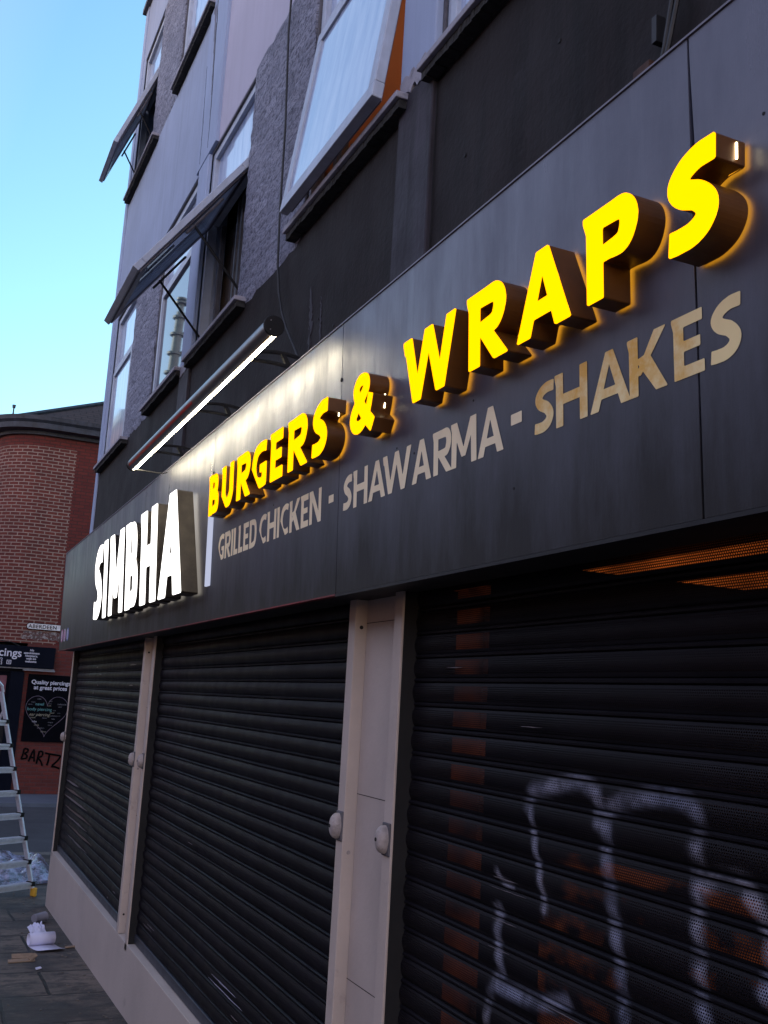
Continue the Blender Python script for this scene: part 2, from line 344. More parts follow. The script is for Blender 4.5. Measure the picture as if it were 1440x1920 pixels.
bb('pilaster', 'darkpil', [(W - .02, W + .02, 6.62, 6.90, 2.4, 3.80)], bev=.006)
# crumbled plaster where the pilaster paint changes
def rough_patch(name, mat, y0, y1, z0, z1, x, n=14, amp=.012, seed=1, depth=.02, parent=B):
    rnd = random.Random(seed); top = []; bot = []
    for i in range(n + 1):
        y = y0 + (y1 - y0) * i / n; top.append((x, y, z1 + rnd.uniform(-amp, amp))); bot.append((x, y, z0 + rnd.uniform(-amp, amp)))
    prof = [Vector(q) for q in top + bot[::-1]]
    q = MB(); q.prism(prof, (0, 0, 0), (depth, 0, 0)); return q.link(name, mat, parent)
rough_patch('bare_plaster', 'sill', 3.0, 3.27, 3.90, 3.975, W - .024, amp=.018, seed=4)
rough_patch('bare_plaster', 'sill', 6.64, 6.88, 3.80, 3.86, W - .024, amp=.015, seed=5)
# split-face panels with a real broken-up face
def tile_panel(y0, y1, z0, z1, seed):
    rnd = random.Random(seed); ny = int((y1 - y0) / .075); nz = int((z1 - z0) / .0375); vs = []; fs = []
    for j in range(nz + 1):
        for i in range(ny + 1):
            e = i in (0, ny) or j in (0, nz)
            y = y0 + (y1 - y0) * i / ny; zz = z0 + (z1 - z0) * j / nz
            if i in (0, ny): y += rnd.uniform(-.010, .010)
            if j in (0, nz): zz += rnd.uniform(-.012, .012)
            vs.append((W + .004 - rnd.uniform(0, .008) - (0 if e else .006), y, zz))
    for j in range(nz):
        for i in range(ny):
            a = j * (ny + 1) + i; fs.append((a, a + 1, a + ny + 2, a + ny + 1))
    n0 = len(vs); vs += [(W + T, y0, z0), (W + T, y1, z0), (W + T, y1, z1), (W + T, y0, z1)]
    bot = list(range(ny + 1)); top = [nz * (ny + 1) + i for i in range(ny + 1)]
    lef = [j * (ny + 1) for j in range(nz + 1)]; rig = [j * (ny + 1) + ny for j in range(nz + 1)]
    fs += [tuple(bot + [n0 + 1, n0]), tuple(top + [n0 + 2, n0 + 3]), tuple(lef + [n0 + 3, n0]), tuple(rig + [n0 + 2, n0 + 1])]
    return link('tile_panel', vs, fs, 'tile', B, uvs=uvYZ)
tile_panel(8.10, 9.22, 3.815, 5.40, 1); tile_panel(4.45, 5.56, 3.815, 5.43, 2); tile_panel(.7, 1.85, 3.815, 5.40, 3)
tile_panel(8.24, 9.38, 6.77, 8.42, 4)
# building mass behind: back wall, floors, ends, flat roof, parapet coping
bb('rear_wall', 'room', [(3.4, 9, YN, YE, -.9, 9.0)])
bb('floor_slab', 'room', [(W + T + .01, 3.4, YN, YE, 3.3, 3.80), (W + T + .01, 3.4, YN, YE, 5.6, 6.7), (W + T + .01, 3.4, YN, YE, 8.6, 9.0)])
bb('end_wall', 'render', [(W + T, 9.002, YE - .14, YE - .001, -.9, 9.17)])
bb('end_wall', 'render', [(W + T, 9.002, YN, YN + .14, -.9, 9.17)])
for _b in ((W + T + .01, 3.4, 5.7, 5.85, 3.8, 8.6), (W + T + .01, 3.4, 8.3, 8.45, 3.8, 8.6), (W + T + .01, 3.4, 2.9, 3.0, 3.8, 5.6)): bb('party_wall', 'room', [_b])
bb('coping', 'framedark', [(W - .05, W + .3, YN, YE + .04, 9.172, 9.23)])
bb('corner_strip', 'render_blue', [(W - .012, W + .01, 10.47, YE - .003, 1.99, 9.165)])
# cracks as shallow dark grooves filled with broken render
def crack(pts, wd, mat='gap', x=W - .02, seed=3, name='render_crack'):
    rnd = random.Random(seed); P_ = []
    for (a, b_) in zip(pts, pts[1:]):
        for i in range(14): f_ = i / 14; P_.append((a[0] + (b_[0] - a[0]) * f_ + rnd.uniform(-1, 1) * .006, a[1] + (b_[1] - a[1]) * f_, a[2] + (b_[2] - a[2]) * f_))
    L = [Vector((x, q[0] + q[2] * rnd.uniform(.3, 1), q[1])) for q in P_]; R_ = [Vector((x, q[0] - q[2] * rnd.uniform(.3, 1), q[1])) for q in P_]
    n = len(L); vs = L + R_ + [v + Vector((.01, 0, 0)) for v in L + R_]; fs = []
    for i in range(n - 1): fs += [(i, i + 1, n + i + 1, n + i), (2 * n + i, 3 * n + i, 3 * n + i + 1, 2 * n + i + 1), (i, 2 * n + i, 2 * n + i + 1, i + 1), (n + i, n + i + 1, 3 * n + i + 1, 3 * n + i)]
    return link(name, vs, fs, mat, B)
crack([(6.80, 6.75, .012), (6.70, 5.80, .008), (6.69, 5.45, .001)], 1, x=W - .0195, seed=2)
crack([(6.86, 6.74, .05), (6.76, 6.2, .02), (6.74, 5.9, .003)], 1, mat='tile', x=W - .0192, seed=12)
crack([(6.98, 6.3, .002), (6.93, 5.8, .007), (6.91, 5.43, .002)], 1, x=W - .0195, seed=8)
crack([(3.30, 3.85, .006), (3.30, 3.1, .009)], 1, x=W - .002, seed=9); crack([(2.985, 3.9, .003), (2.985, 3.0, .005)], 1, x=W - .002, seed=10)
crack([(6.92, 3.78, .006), (6.92, 3.0, .004)], 1, x=W - .002, seed=11)
for (y, z_) in ((3.05 - .3, 3.42), (2.2, 3.5), (4.1, 3.3), (3.9, 3.2)):
    q = MB(); q.tube([(W - .003, y, z_), (W + .01, y, z_)], .008, 8); q.link('fixing_hole', 'gap', B)
# flaking pale patches near the hanging cable
crack([(4.23, 3.50, .004), (4.20, 3.32, .034), (4.19, 3.12, .020), (4.20, 2.96, .030)], 1, mat='darkpil', x=W - .003, seed=21)
crack([(4.08, 3.40, .002), (4.06, 3.25, .016), (4.05, 2.98, .010)], 1, mat='darkpil', x=W - .003, seed=22)
crack([(4.205, 3.30, .002), (4.19, 3.2, .010), (4.20, 3.1, .002)], 1, x=W - .0045, seed=23)

# sills
def sill(y0, y1, z):
    q = MB(); q.box(W - .07, W + .10, y0, y1, z, z + .028); s1 = q.link('sill', 'sill', B, bev=.004)
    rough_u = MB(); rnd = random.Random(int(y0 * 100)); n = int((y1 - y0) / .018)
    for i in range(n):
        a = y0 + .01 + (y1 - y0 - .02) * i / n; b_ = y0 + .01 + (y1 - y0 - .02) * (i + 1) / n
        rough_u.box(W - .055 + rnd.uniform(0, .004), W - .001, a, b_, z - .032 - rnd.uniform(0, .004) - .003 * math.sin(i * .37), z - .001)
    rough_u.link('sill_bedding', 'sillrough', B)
sill(8.95, 10.44, 3.80); sill(6.86, 8.10, 3.84); sill(5.36, 6.64, 3.83); sill(3.20, 4.53, 3.875); sill(1.75, 3.03, 3.875)
sill(8.95, 10.44, 6.77); sill(6.9, 8.21, 6.80)

# windows -------------------------------------------------------
def rect_frame(q, x0, x1, y0, y1, z0, z1, t_, tb=None):
    tb = tb or t_
    q.box(x0, x1, y0, y0 + t_, z0, z1); q.box(x0, x1, y1 - t_, y1, z0, z1)
    q.box(x0 + .001, x1 - .001, y0 + t_, y1 - t_, z0, z0 + tb); q.box(x0 + .001, x1 - .001, y0 + t_, y1 - t_, z1 - tb, z1)
def window(y0, y1, z0, z1, transom=None, lower='pane', upper='pane', mull=None, x=W + .02, lowfilled=True):
    q = MB(); rect_frame(q, x, x + .07, y0, y1, z0, z1, .055) if lowfilled else (rect_frame(q, x, x + .07, y0, y1, transom - .001, z1, .055), q.box(x + .001, x + .069, y0, y0 + .02, z0, transom - .002), q.box(x + .001, x + .069, y1 - .02, y1, z0, transom - .002), q.box(x + .03, x + .068, y0 + .02, y1 - .02, z0, z0 + .012))
    if transom: q.box(x + .002, x + .068, y0 + .055, y1 - .055, transom - .03, transom + .03)
    if mull: q.box(x + .003, x + .067, mull - .025, mull + .025, z0 + .055, (transom or z1) - .03)
    fr = q.link('window', 'frame', B, bev=.004)
    q = MB(); q.box(x - .012, x - .001, y0 - .015, y0 + .0, z0, z1); q.box(x - .012, x - .001, y1, y1 + .015, z0, z1); q.box(x - .012, x - .001, y0, y1, z1, z1 + .03); q.link('sealant', 'framedark', fr)
    if transom:
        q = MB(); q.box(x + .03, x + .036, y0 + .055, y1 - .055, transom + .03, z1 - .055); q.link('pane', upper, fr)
        if lowfilled:
            q = MB(); rect_frame(q, x - .01, x + .03, y0 + .04, y1 - .04, z0 + .04, transom - .02, .045); q.link('casement', 'frame', fr, bev=.004)
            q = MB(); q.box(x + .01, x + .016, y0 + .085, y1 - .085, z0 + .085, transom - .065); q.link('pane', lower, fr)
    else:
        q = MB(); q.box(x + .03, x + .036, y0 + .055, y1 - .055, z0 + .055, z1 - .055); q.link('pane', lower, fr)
    return fr
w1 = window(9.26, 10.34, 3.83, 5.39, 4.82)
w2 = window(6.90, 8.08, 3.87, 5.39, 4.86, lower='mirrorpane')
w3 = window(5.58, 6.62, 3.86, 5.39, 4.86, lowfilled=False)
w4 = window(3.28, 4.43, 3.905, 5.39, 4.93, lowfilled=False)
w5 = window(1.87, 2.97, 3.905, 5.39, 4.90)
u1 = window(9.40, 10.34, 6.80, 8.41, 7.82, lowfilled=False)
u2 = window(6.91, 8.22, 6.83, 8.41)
# room linings seen through the open lights
bb('room_wall', 'orange', [(W + .16, 2.5, 4.44, 4.46, 3.85, 5.5), (2.48, 2.50, 3.04, 4.44, 3.85, 5.5), (W + .16, 2.48, 3.04, 3.06, 3.85, 5.5), (W + .16, 2.48, 3.06, 4.44, 5.46, 5.48), (W + .09, W + .16, 4.40, 4.43, 3.905, 5.39)], parent=w4)
pl = bpy.data.lights.new('room_fill', 'POINT'); pl.energy = 2.0; pl.color = (1, .8, .6); pl.shadow_soft_size = .08  # unseen fill light, added to bring up the orange room
plo = bpy.data.objects.new('room_fill', pl); col.objects.link(plo); plo.location = (2.1, 3.6, 5.2)
bb('lining_slats', 'curtain', [(W + .10, W + .135, 4.22, 4.26, 3.905, 4.9), (W + .11, W + .135, 4.30, 4.36, 3.905, 4.9)], parent=w4)
cm = MB(); n = 60
prof = [Vector((W + .19 + .008 * math.sin(i * 1.1), 6.05 + .85 * i / n, 0)) for i in range(n + 1)] + [Vector((W + .21, 6.05 + .85 * (n - i) / n, 0)) for i in range(n + 1)]
cm.prism(prof, (0, 0, 3.80), (0, 0, 4.85)); cm.link('curtain', 'curtain', w3)
bb('inner_frame', 'framedark', [(W + .10, W + .16, 6.00, 6.04, 3.87, 4.83), (W + .10, W + .16, 6.10, 6.13, 3.87, 4.83), (W + .10, W + .13, 6.52, 6.56, 3.87, 4.83)], parent=w3)
bb('inner_frame', 'framedark', [(W + .10, W + .16, 9.8, 9.85, 6.81, 7.79), (W + .10, W + .14, 9.95, 9.98, 6.81, 7.79)], parent=u1)
bb('blind', 'curtain', [(W + .13, W + .15, 9.46, 9.78, 6.81, 7.79)], parent=u1)

def awning(win, y0, y1, zt, length, out, pane, px=W + .005, stay=True, thick=.042, handle=False):
    """top hung sash swung out of the wall: built hanging from (px, zt)"""
    s_ = out / length; c_ = math.sqrt(1 - s_ * s_)
    d = Vector((-s_, 0, -c_)); nrm = Vector((-c_, 0, s_))       # down the sash / outer face normal
    org = Vector((px, y0, zt)); wdt = y1 - y0
    q = MB(); Y_ = Vector((0, 1, 0)); f_ = .07
    def bar(a, b_, y_0, y_1, t0=0, t1=thick, target=q): target.obox(org + d * a + Y_ * y_0 + nrm * (-t1), d * (b_ - a), Y_ * (y_1 - y_0), nrm * (t1 - t0))
    bar(0, f_, 0, wdt); bar(length - f_, length, 0, wdt); bar(f_, length - f_, 0, f_, .001, thick - .001); bar(f_, length - f_, wdt - f_, wdt, .001, thick - .001)
    fr = q.link('sash', 'frame', win, bev=.004)
    q2 = MB(); bar(.012, f_ + .02, .03, wdt - .03, thick, thick + .010, q2); bar(length - f_ - .02, length - .012, .03, wdt - .03, thick, thick + .010, q2)
    bar(f_ + .021, length - f_ - .021, .03, f_ + .02, thick, thick + .009, q2); bar(f_ + .021, length - f_ - .021, wdt - f_ - .02, wdt - .03, thick, thick + .009, q2)
    q2.link('sash_rebate', 'rebate', win)
    q3 = MB(); bar(f_ - .002, length - f_ + .002, f_ - .002, wdt - f_ + .002, .012, .018, q3); q3.link('pane', pane, win)
    if stay:
        for yy in (.03, wdt - .03):
            a = org + Y_ * yy + d * (length * .55) - nrm * (thick + .02); b_ = Vector((px + .03, y0 + yy, zt - length * .82))
            q4 = MB(); q4.tube([a, b_], .008, 6); q4.link('stay', 'blackplastic', win)
            q4 = MB(); q4.tube([org + Y_ * yy + d * (length * .30) - nrm * (thick + .03), org + Y_ * yy + d * (length * .62) - nrm * (thick + .03)], .009, 6); q4.link('stay_track', 'framedark', win)
    return fr, (org, d, nrm, wdt)
awning(w3, 5.60, 6.60, 4.86, 1.06, .62, 'glass')
fr4, (o4, d4, n4, wd4) = awning(w4, 3.30, 4.41, 4.93, 1.02, .135, 'pane', stay=False, thick=.045)
fu, _ = awning(u1, 9.42, 10.32, 7.80, 1.0, .36, 'glass')
# latch handle under the big sash
hx = o4 + d4 * .97 - n4 * .09 + Vector((0, .42, 0))
q = MB(); q.tube([hx, hx + Vector((.02, 0, -.03)), hx + Vector((.03, .06, -.035))], [.012, .014, .008], 8); q.link('latch', 'tube', w4)

# cable hanging from the window ledge
q = MB()
pts = [(4.82, 5.62), (4.82, 5.2), (4.74, 4.6), (4.715, 4.08), (4.70, 3.95), (4.68, 3.78), (4.62, 3.60), (4.55, 3.48), (4.46, 3.37), (4.35, 3.26), (4.24, 3.15), (4.12, 3.02), (4.05, 2.90)]
q.tube([(W - .035, a, b_) for a, b_ in pts], .006, 6)
tag(q.link('cable', 'cable'), 'thin black cable hanging down the tiled wall behind the tube lamp', 'cable')
q = MB(); q.tube([(W - .01, 5.35, 3.14), (W - .012, 5.36, 3.02), (W - .01, 5.30, 2.93)], .005, 6)
tag(q.link('cable', 'cable'), 'short loose cable on the dark wall near the far end of the tube lamp', 'cable')
# rusty bracket and cables above the fascia at the right
rb = empty('cable_bracket', (W, 1.76, 3.15), 'rusty bracket with frayed cables on dark wall above the fascia joint', 'bracket')
q = MB(); q.box(W - .035, W - .001, 1.76, 1.82, 3.12, 3.16); q.box(W - .03, W - .001, 1.79, 1.81, 3.05, 3.13); q.box(W - .04, W - .002, 1.72, 1.765, 3.10, 3.125); q.link('bracket_plate', 'rust', rb)
for i, (a, b_) in enumerate(((1.74, .0), (1.725, .01))):
    q = MB(); q.tube([(W - .03, a, 3.08), (W - .03, a - .03, 3.16), (W - .028, a - .06 - b_, 3.3), (W - .025, a - .07 - b_, 3.6), (W - .02, a - .09, 3.8)], .006, 6); q.link('cable', 'cable', rb)
for i in range(7):
    q = MB(); y_ = 1.74 + random.uniform(-.02, .06); q.tube([(W - .03, y_, 3.12), (W - .05, y_ + random.uniform(-.04, .04), 3.12 - random.uniform(.03, .1))], .0025, 5); q.link('frayed_wire', 'cable', rb)
q = MB(); q.box(W - .03, W - .001, 1.74, 1.757, 3.2, 3.27); q.link('junction_box', 'cable', rb)

# ------------------------------------------------------------ fascia
TILT = .035
def FX(z, off=0.): return 1.24 - TILT * (z - 2.45) - off
FZ0, FZ1, FY1 = 1.963, 2.922, 10.53
S = empty('shop_sign', (1.24, 5, 1.96), 'long dark shop fascia reading SIMBHA BURGERS & WRAPS with lit letters', 'sign')
joints = [FY1, 8.27, 6.59, 4.885, 3.188, 1.405, -.35]
for a, b_ in zip(joints, joints[1:]):
    zs = [FZ0 + (FZ1 - FZ0) * i / 24 for i in range(25)]
    def topgap(zv):
        if a != 1.405: return 0
        if zv > 2.87: return .001
        if zv > 2.58: return .001 + .011 * (2.87 - zv) / .29
        return max(.001, .012 - .02 * (2.58 - zv) / .2)
    L = [(a - .0025 - topgap(zv), zv) for zv in zs]; R_ = [(b_ + .0025, zv) for zv in zs]
    vs = []
    for (y, zv) in L: vs.append((FX(zv), y, zv))
    for (y, zv) in R_: vs.append((FX(zv), y, zv))
    vs += [(x + .012, y, zv) for (x, y, zv) in vs]
    n = 25; fs = []
    for i in range(n - 1): fs += [(i, i + 1, n + i + 1, n + i), (2 * n + i, 3 * n + i, 3 * n + i + 1, 2 * n + i + 1), (i, 2 * n + i, 2 * n + i + 1, i + 1), (n + i, n + i + 1, 3 * n + i + 1, 3 * n + i)]
    fs += [(0, n, 3 * n, 2 * n), (n - 1, 2 * n - 1, 4 * n - 1, 3 * n - 1)]
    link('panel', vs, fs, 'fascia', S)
q = MB()
for (z0, z1) in ((FZ0 + .005, FZ1 - .005),):
    vs = [(FX(z0) + .014, joints[-1], z0), (FX(z1) + .014, joints[-1], z1), (W - .002, joints[-1], z1), (W - .002, joints[-1], z0)]
    q.prism([Vector(v) for v in vs], (0, 0, 0), (0, FY1 - .012 - joints[-1], 0))
q.link('backing_box', 'fasciaback', S)
q = MB(); q.box(FX(FZ1) - .004, W - .001, joints[-1], FY1, FZ1 + .001, FZ1 + .006); q.link('top_flashing', 'rebate', S)
q = MB(); q.add([(FX(FZ0) - .001, FY1 + .001, FZ0), (FX(FZ1) - .001, FY1 + .001, FZ1), (W - .004, FY1 + .001, FZ1), (W - .004, FY1 + .001, FZ0)], [(0, 1, 2, 3)])
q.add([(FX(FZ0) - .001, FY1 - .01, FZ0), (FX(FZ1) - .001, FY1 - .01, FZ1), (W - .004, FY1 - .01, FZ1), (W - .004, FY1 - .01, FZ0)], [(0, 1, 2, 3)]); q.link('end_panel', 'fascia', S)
q = MB(); q.box(FX(FZ0) - .002, FX(FZ0) + .02, 3.19, FY1, FZ0 - .006, FZ0 - .001); q.link('bottom_trim', 'redtrim', S)
q = MB(); q.box(FX(FZ0) - .001, FX(FZ0) + .02, joints[-1], 3.189, FZ0 - .010, FZ0 - .001); q.link('bottom_trim', 'fasciaback', S)
for y in (3.188, 6.59, 4.885):
    for zv in (2.70, 2.36) if y != 3.188 else (2.715,):
        q = MB(); q.tube([(FX(zv, .004), y, zv), (FX(zv), y, zv)], .007, 8); q.link('rivet', 'gap', S)
for (y, zv) in ((1.16, 2.62), (1.22, 2.66), (2.25, 2.40), (2.72, 2.37), (3.9, 2.38), (2.05, 2.13), (2.6, 2.33)):
    q = MB(); q.tube([(FX(zv, .001), y, zv), (FX(zv) + .004, y, zv)], .0035, 6); q.link('screw_hole', 'gap', S)

# glyphs --------------------------------------------------------
def cr(pts, n=10):
    P_ = [pts[0]] + list(pts) + [pts[-1]]; out = []
    for i in range(1, len(P_) - 2):
        p0, p1, p2, p3 = (np.array(P_[i + k_], float) for k_ in (-1, 0, 1, 2))
        for j in range(n):
            t_ = j / n; out.append(.5 * ((2 * p1) + (-p0 + p2) * t_ + (2 * p0 - 5 * p1 + 4 * p2 - p3) * t_ ** 2 + (-p0 + 3 * p1 - 3 * p2 + p3) * t_ ** 3))
    out.append(np.array(pts[-1], float)); return out
def ribbon(pts, wd, n=10):
    c_ = cr([(a[0], a[1]) for a in pts], n); ws = cr([(x, 0) for x in (wd if isinstance(wd, (list, tuple)) else [wd] * len(pts))], n)
    quads = []; L = []; R_ = []
    for i, q in enumerate(c_):
        d = c_[min(i + 1, len(c_) - 1)] - c_[max(i - 1, 0)]; d = d / (np.hypot(*d) + 1e-9); nn = np.array([-d[1], d[0]]) * ws[i][0] / 2
        L.append(q + nn); R_.append(q - nn)
    for i in range(len(c_) - 1): quads.append([L[i], L[i + 1], R_[i + 1], R_[i]])
    return quads
def rct(x0, y0, x1, y1): return [[(x0, y0), (x1, y0), (x1, y1), (x0, y1)]]
def glyph(ch, W_, s):
    t_ = s * .82; P_ = []
    sp = lambda x: [[(x - .22 * s, .95), (x - .22 * s, 1.), (x + .2 * s, 1.), (x + .2 * s, .78), (x, .80)]]
    if ch == 'I': P_ = rct(0, 0, s, 1) + sp(0)
    if ch == 'L': P_ = rct(0, 0, s, 1) + rct(0, 0, W_, t_) + sp(0)
    if ch == 'E': P_ = rct(0, 0, s, 1) + rct(0, 0, W_, t_) + rct(0, 1 - t_, W_ * .96, 1) + rct(0, .5 - t_ * .42, W_ * .88, .5 + t_ * .45) + sp(0)
    if ch == 'H': P_ = rct(0, 0, s, 1) + rct(W_ - s, 0, W_, 1) + rct(0, .5 - t_ / 2, W_, .5 + t_ / 2) + sp(0)
    if ch == 'K': P_ = rct(0, 0, s, 1) + sp(0) + [[(s - .04, .34), (W_ - .04 - 1.15 * s, 1), (W_ - .02, 1), (s - .04 + .12, .34)], [(s - .02, .60), (s + .28, .66), (W_, 0), (W_ - 1.25 * s, 0)]]
    if ch == 'N': P_ = rct(0, 0, s, 1) + rct(W_ - s, 0, W_, 1) + [[(0, 1), (s * 1.15, 1), (W_, 0), (W_ - s * 1.15, 0)]] + sp(0)
    if ch == 'M': P_ = [[(0.03, 0), (s + .03, 0), (s + .06, 1), (0.05, 1)], [(W_ - s, 0), (W_, 0), (W_ - .02, 1), (W_ - s - .03, 1)], [(.04, 1), (s * 1.15 + .03, 1), (W_ / 2 + s * .42, .2), (W_ / 2 - s * .36, .2)], [(W_ - .02, 1), (W_ - s * 1.15 - .02, 1), (W_ / 2 - s * .36, .2), (W_ / 2 + s * .42, .2)]] + sp(.05)
    if ch == 'W':
        w_ = s * 1.0; a, b_ = .27 * W_, .73 * W_; h = w_ * .5
        P_ = [[(0, 1), (w_ * 1.05, 1), (a + h, 0), (a - h, 0)], [(a - h + .02, 0), (a + h, 0), (.5 * W_ + h, 1), (.5 * W_ - h, 1)], [(.5 * W_ - h, 1), (.5 * W_ + h, 1), (b_ + h, 0), (b_ - h, 0)], [(b_ - h, 0), (b_ + h, 0), (W_, 1), (W_ - w_ * 1.05, 1)]] + sp(0.03)
    if ch == 'A':
        P_ = [[(0, 0), (s * 1.05, 0), (W_ / 2 + s * .35, 1), (W_ / 2 - s * .48, 1)], [(W_, 0), (W_ - s * 1.12, 0), (W_ / 2 - s * .40, 1), (W_ / 2 + s * .48, 1)], [(W_ * .22, .20), (W_ * .78, .20), (W_ * .72, .20 + t_ * .85), (W_ * .28, .20 + t_ * .85)]]
    if ch in 'PR':
        yb = .38; yc = (1 + yb) / 2; hh = (1 - yb) / 2 - t_ / 2
        P_ = rct(0, 0, s, 1) + sp(0) + ribbon([(s * .4, 1 - t_ / 2), (W_ * .45, 1 - t_ / 2), (W_ - s / 2 - .1 * W_, 1 - t_ * .62), (W_ - s / 2, yc + .02), (W_ - s / 2 - .12 * W_, yb + t_ * .62), (W_ * .42, yb + t_ / 2), (s * .4, yb + t_ / 2)], [t_, t_, s * .95, s * 1.02, s * .9, t_ * .8, t_ * .8])
        if ch == 'R': P_ += [[(s * .85, .48), (s * 1.75, .52), (W_ + .04, 0), (W_ + .04 - 1.2 * s, 0)]]
    if ch == 'B':
        P_ = rct(0, 0, s, 1) + sp(0)
        for (y0, y1, wr) in ((.44, 1., .90), (0, .56, 1.)):
            X = W_ * wr; yc = (y0 + y1) / 2
            P_ += ribbon([(s * .4, y1 - t_ / 2), (X * .5, y1 - t_ / 2), (X - s * .62, y1 - t_ * .68), (X - s / 2, yc), (X - s * .62, y0 + t_ * .68), (X * .5, y0 + t_ / 2), (s * .4, y0 + t_ / 2)], [t_ * .8, t_ * .8, s * .85, s, s * .85, t_ * .8, t_ * .8])
    if ch == 'D':
        P_ = rct(0, 0, s, 1) + sp(0) + ribbon([(s * .4, 1 - t_ / 2), (W_ * .4, 1 - t_ / 2), (W_ * .76, 1 - t_ * 1.0), (W_ - s / 2, .5), (W_ * .76, t_ * 1.0), (W_ * .4, t_ / 2), (s * .4, t_ / 2)], [t_, t_, s * .95, s, s * .95, t_, t_])
    if ch == 'U':
        P_ = rct(0, .38, s, 1) + rct(W_ - s, .38, W_, 1) + sp(0) + ribbon([(s / 2, .42), (s / 2 + .01, .30), (W_ * .30, .14), (W_ * .5, t_ * .46), (W_ * .70, .14), (W_ - s / 2 - .01, .30), (W_ - s / 2, .42)], [s, s, s * .95, t_, s * .95, s, s])
    if ch in 'CG':
        P_ = ribbon([(W_ * .95, .868), (W_ * .78, 1 - t_ * .55), (W_ * .55, 1 - t_ * .56), (W_ * .27, .80), (s * .5, .5), (W_ * .27, .20), (W_ * .55, t_ * .56), (W_ * .78, t_ * .55), (W_ * .96, .13)], [t_ * 1.05, t_, t_, s * .95, s, s * .95, t_, t_, t_ * 1.05])
        if ch == 'G': P_ += rct(W_ - s, .07, W_, .50) + rct(W_ * .58, .50 - t_ * .75, W_, .50)
    if ch == 'S':
        P_ = ribbon([(W_ * .95, .872), (W_ * .82, .876), (W_ * .62, .872), (W_ * .38, .815), (W_ * .225, .695), (W_ * .34, .575), (W_ * .62, .475), (W_ * .785, .33), (W_ * .70, .195), (W_ * .48, .125), (W_ * .22, .118), (W_ * .05, .128)], [s * .92, s * .92, s * .92, s * .94, s * 1.0, s * 1.02, s * 1.02, s * 1.02, s * .96, s * .92, s * .9, s * .9])
    if ch == '&':
        q_ = s * .86
        P_ = ribbon([(W_ * .97, .03), (W_ * .72, .22), (W_ * .42, .50), (W_ * .27, .72), (W_ * .36, .86), (W_ * .52, .89), (W_ * .68, .84), (W_ * .70, .72), (W_ * .52, .57), (W_ * .27, .42), (W_ * .15, .26), (W_ * .26, .12), (W_ * .46, .095), (W_ * .68, .19), (W_ * .80, .34), (W_ * .88, .56)], [q_, q_, q_, q_ * .9, q_ * .8, q_ * .8, q_ * .85, q_ * .9, q_ * .9, q_, q_ * .95, q_ * .9, q_ * .8, q_ * .75, q_ * .7, q_ * .7])
    if ch == '-': P_ = rct(0, .42, W_, .62)
    return [np.array(q, float) for q in P_]
def contour(polys, W_, r=.014, st=.02):
    xs = np.arange(-.22, W_ + .22, st); ys = np.arange(-.12, 1.12, st); X, Y_ = np.meshgrid(xs, ys); D = np.full(X.shape, 9.)
    for p_ in polys:
        n = len(p_); d = np.full(X.shape, 9.); ins = np.zeros(X.shape, bool)
        for i in range(n):
            a, b_ = p_[i], p_[(i + 1) % n]; e = b_ - a; wx, wy = X - a[0], Y_ - a[1]
            h = np.clip((wx * e[0] + wy * e[1]) / (e @ e + 1e-12), 0, 1); d = np.minimum(d, np.hypot(wx - h * e[0], wy - h * e[1]))
            cnd = (a[1] > Y_) != (b_[1] > Y_)
            with np.errstate(divide='ignore', invalid='ignore'): xi = (b_[0] - a[0]) * (Y_ - a[1]) / (b_[1] - a[1]) + a[0]
            ins ^= cnd & (X < xi)
        D = np.minimum(D, np.where(ins, -d, d))
    D = D - r; nbr = {}; pos = {}
    def cross(i, j, k_, l_):
        key = (i, j, k_, l_)
        if key not in pos:
            a, b_ = D[i, j], D[k_, l_]; f_ = a / (a - b_); pos[key] = (xs[j] + (xs[l_] - xs[j]) * f_, ys[i] + (ys[k_] - ys[i]) * f_)
        return key
    for i in range(len(ys) - 1):
        for j in range(len(xs) - 1):
            c_ = [D[i, j] < 0, D[i, j + 1] < 0, D[i + 1, j + 1] < 0, D[i + 1, j] < 0]
            if all(c_) or not any(c_): continue
            e = []
            if c_[0] != c_[1]: e.append(cross(i, j, i, j + 1))
            if c_[1] != c_[2]: e.append(cross(i, j + 1, i + 1, j + 1))
            if c_[3] != c_[2]: e.append(cross(i + 1, j, i + 1, j + 1))
            if c_[0] != c_[3]: e.append(cross(i, j, i + 1, j))
            for a, b_ in ([(e[0], e[1])] if len(e) == 2 else [(e[0], e[1]), (e[2], e[3])] if not c_[0] else [(e[0], e[3]), (e[1], e[2])]):
                nbr.setdefault(a, []).append(b_); nbr.setdefault(b_, []).append(a)
    loops = []; seen = set()
    for k0 in nbr:
        if k0 in seen: continue
        lp = [k0]; seen.add(k0); cur = k0
        while True:
            nx = [q for q in nbr[cur] if q not in seen]
            if not nx: break
            cur = nx[0]; seen.add(cur); lp.append(cur)
        pts = [np.array(pos[q]) for q in lp]
        # drop nearly collinear points
        out = []; n = len(pts)
        for i in range(n):
            a = out[-1] if out else pts[i - 1]; b_, c_ = pts[i], pts[(i + 1) % n]
            if np.hypot(*(b_ - a)) < .004: continue
            cr_ = abs((b_[0] - a[0]) * (c_[1] - a[1]) - (b_[1] - a[1]) * (c_[0] - a[0])) / (np.hypot(*(c_ - a)) + 1e-9)
            if cr_ > .0009 or np.hypot(*(b_ - a)) > .5: out.append(b_)
        if len(out) > 3: loops.append(out)
    return loops
GC = {}
def loops_for(ch, W_, s):
    k_ = (ch, round(W_, 2), s)
    if k_ not in GC: GC[k_] = contour(glyph(ch, round(W_, 2), s), round(W_, 2))
    return GC[k_]
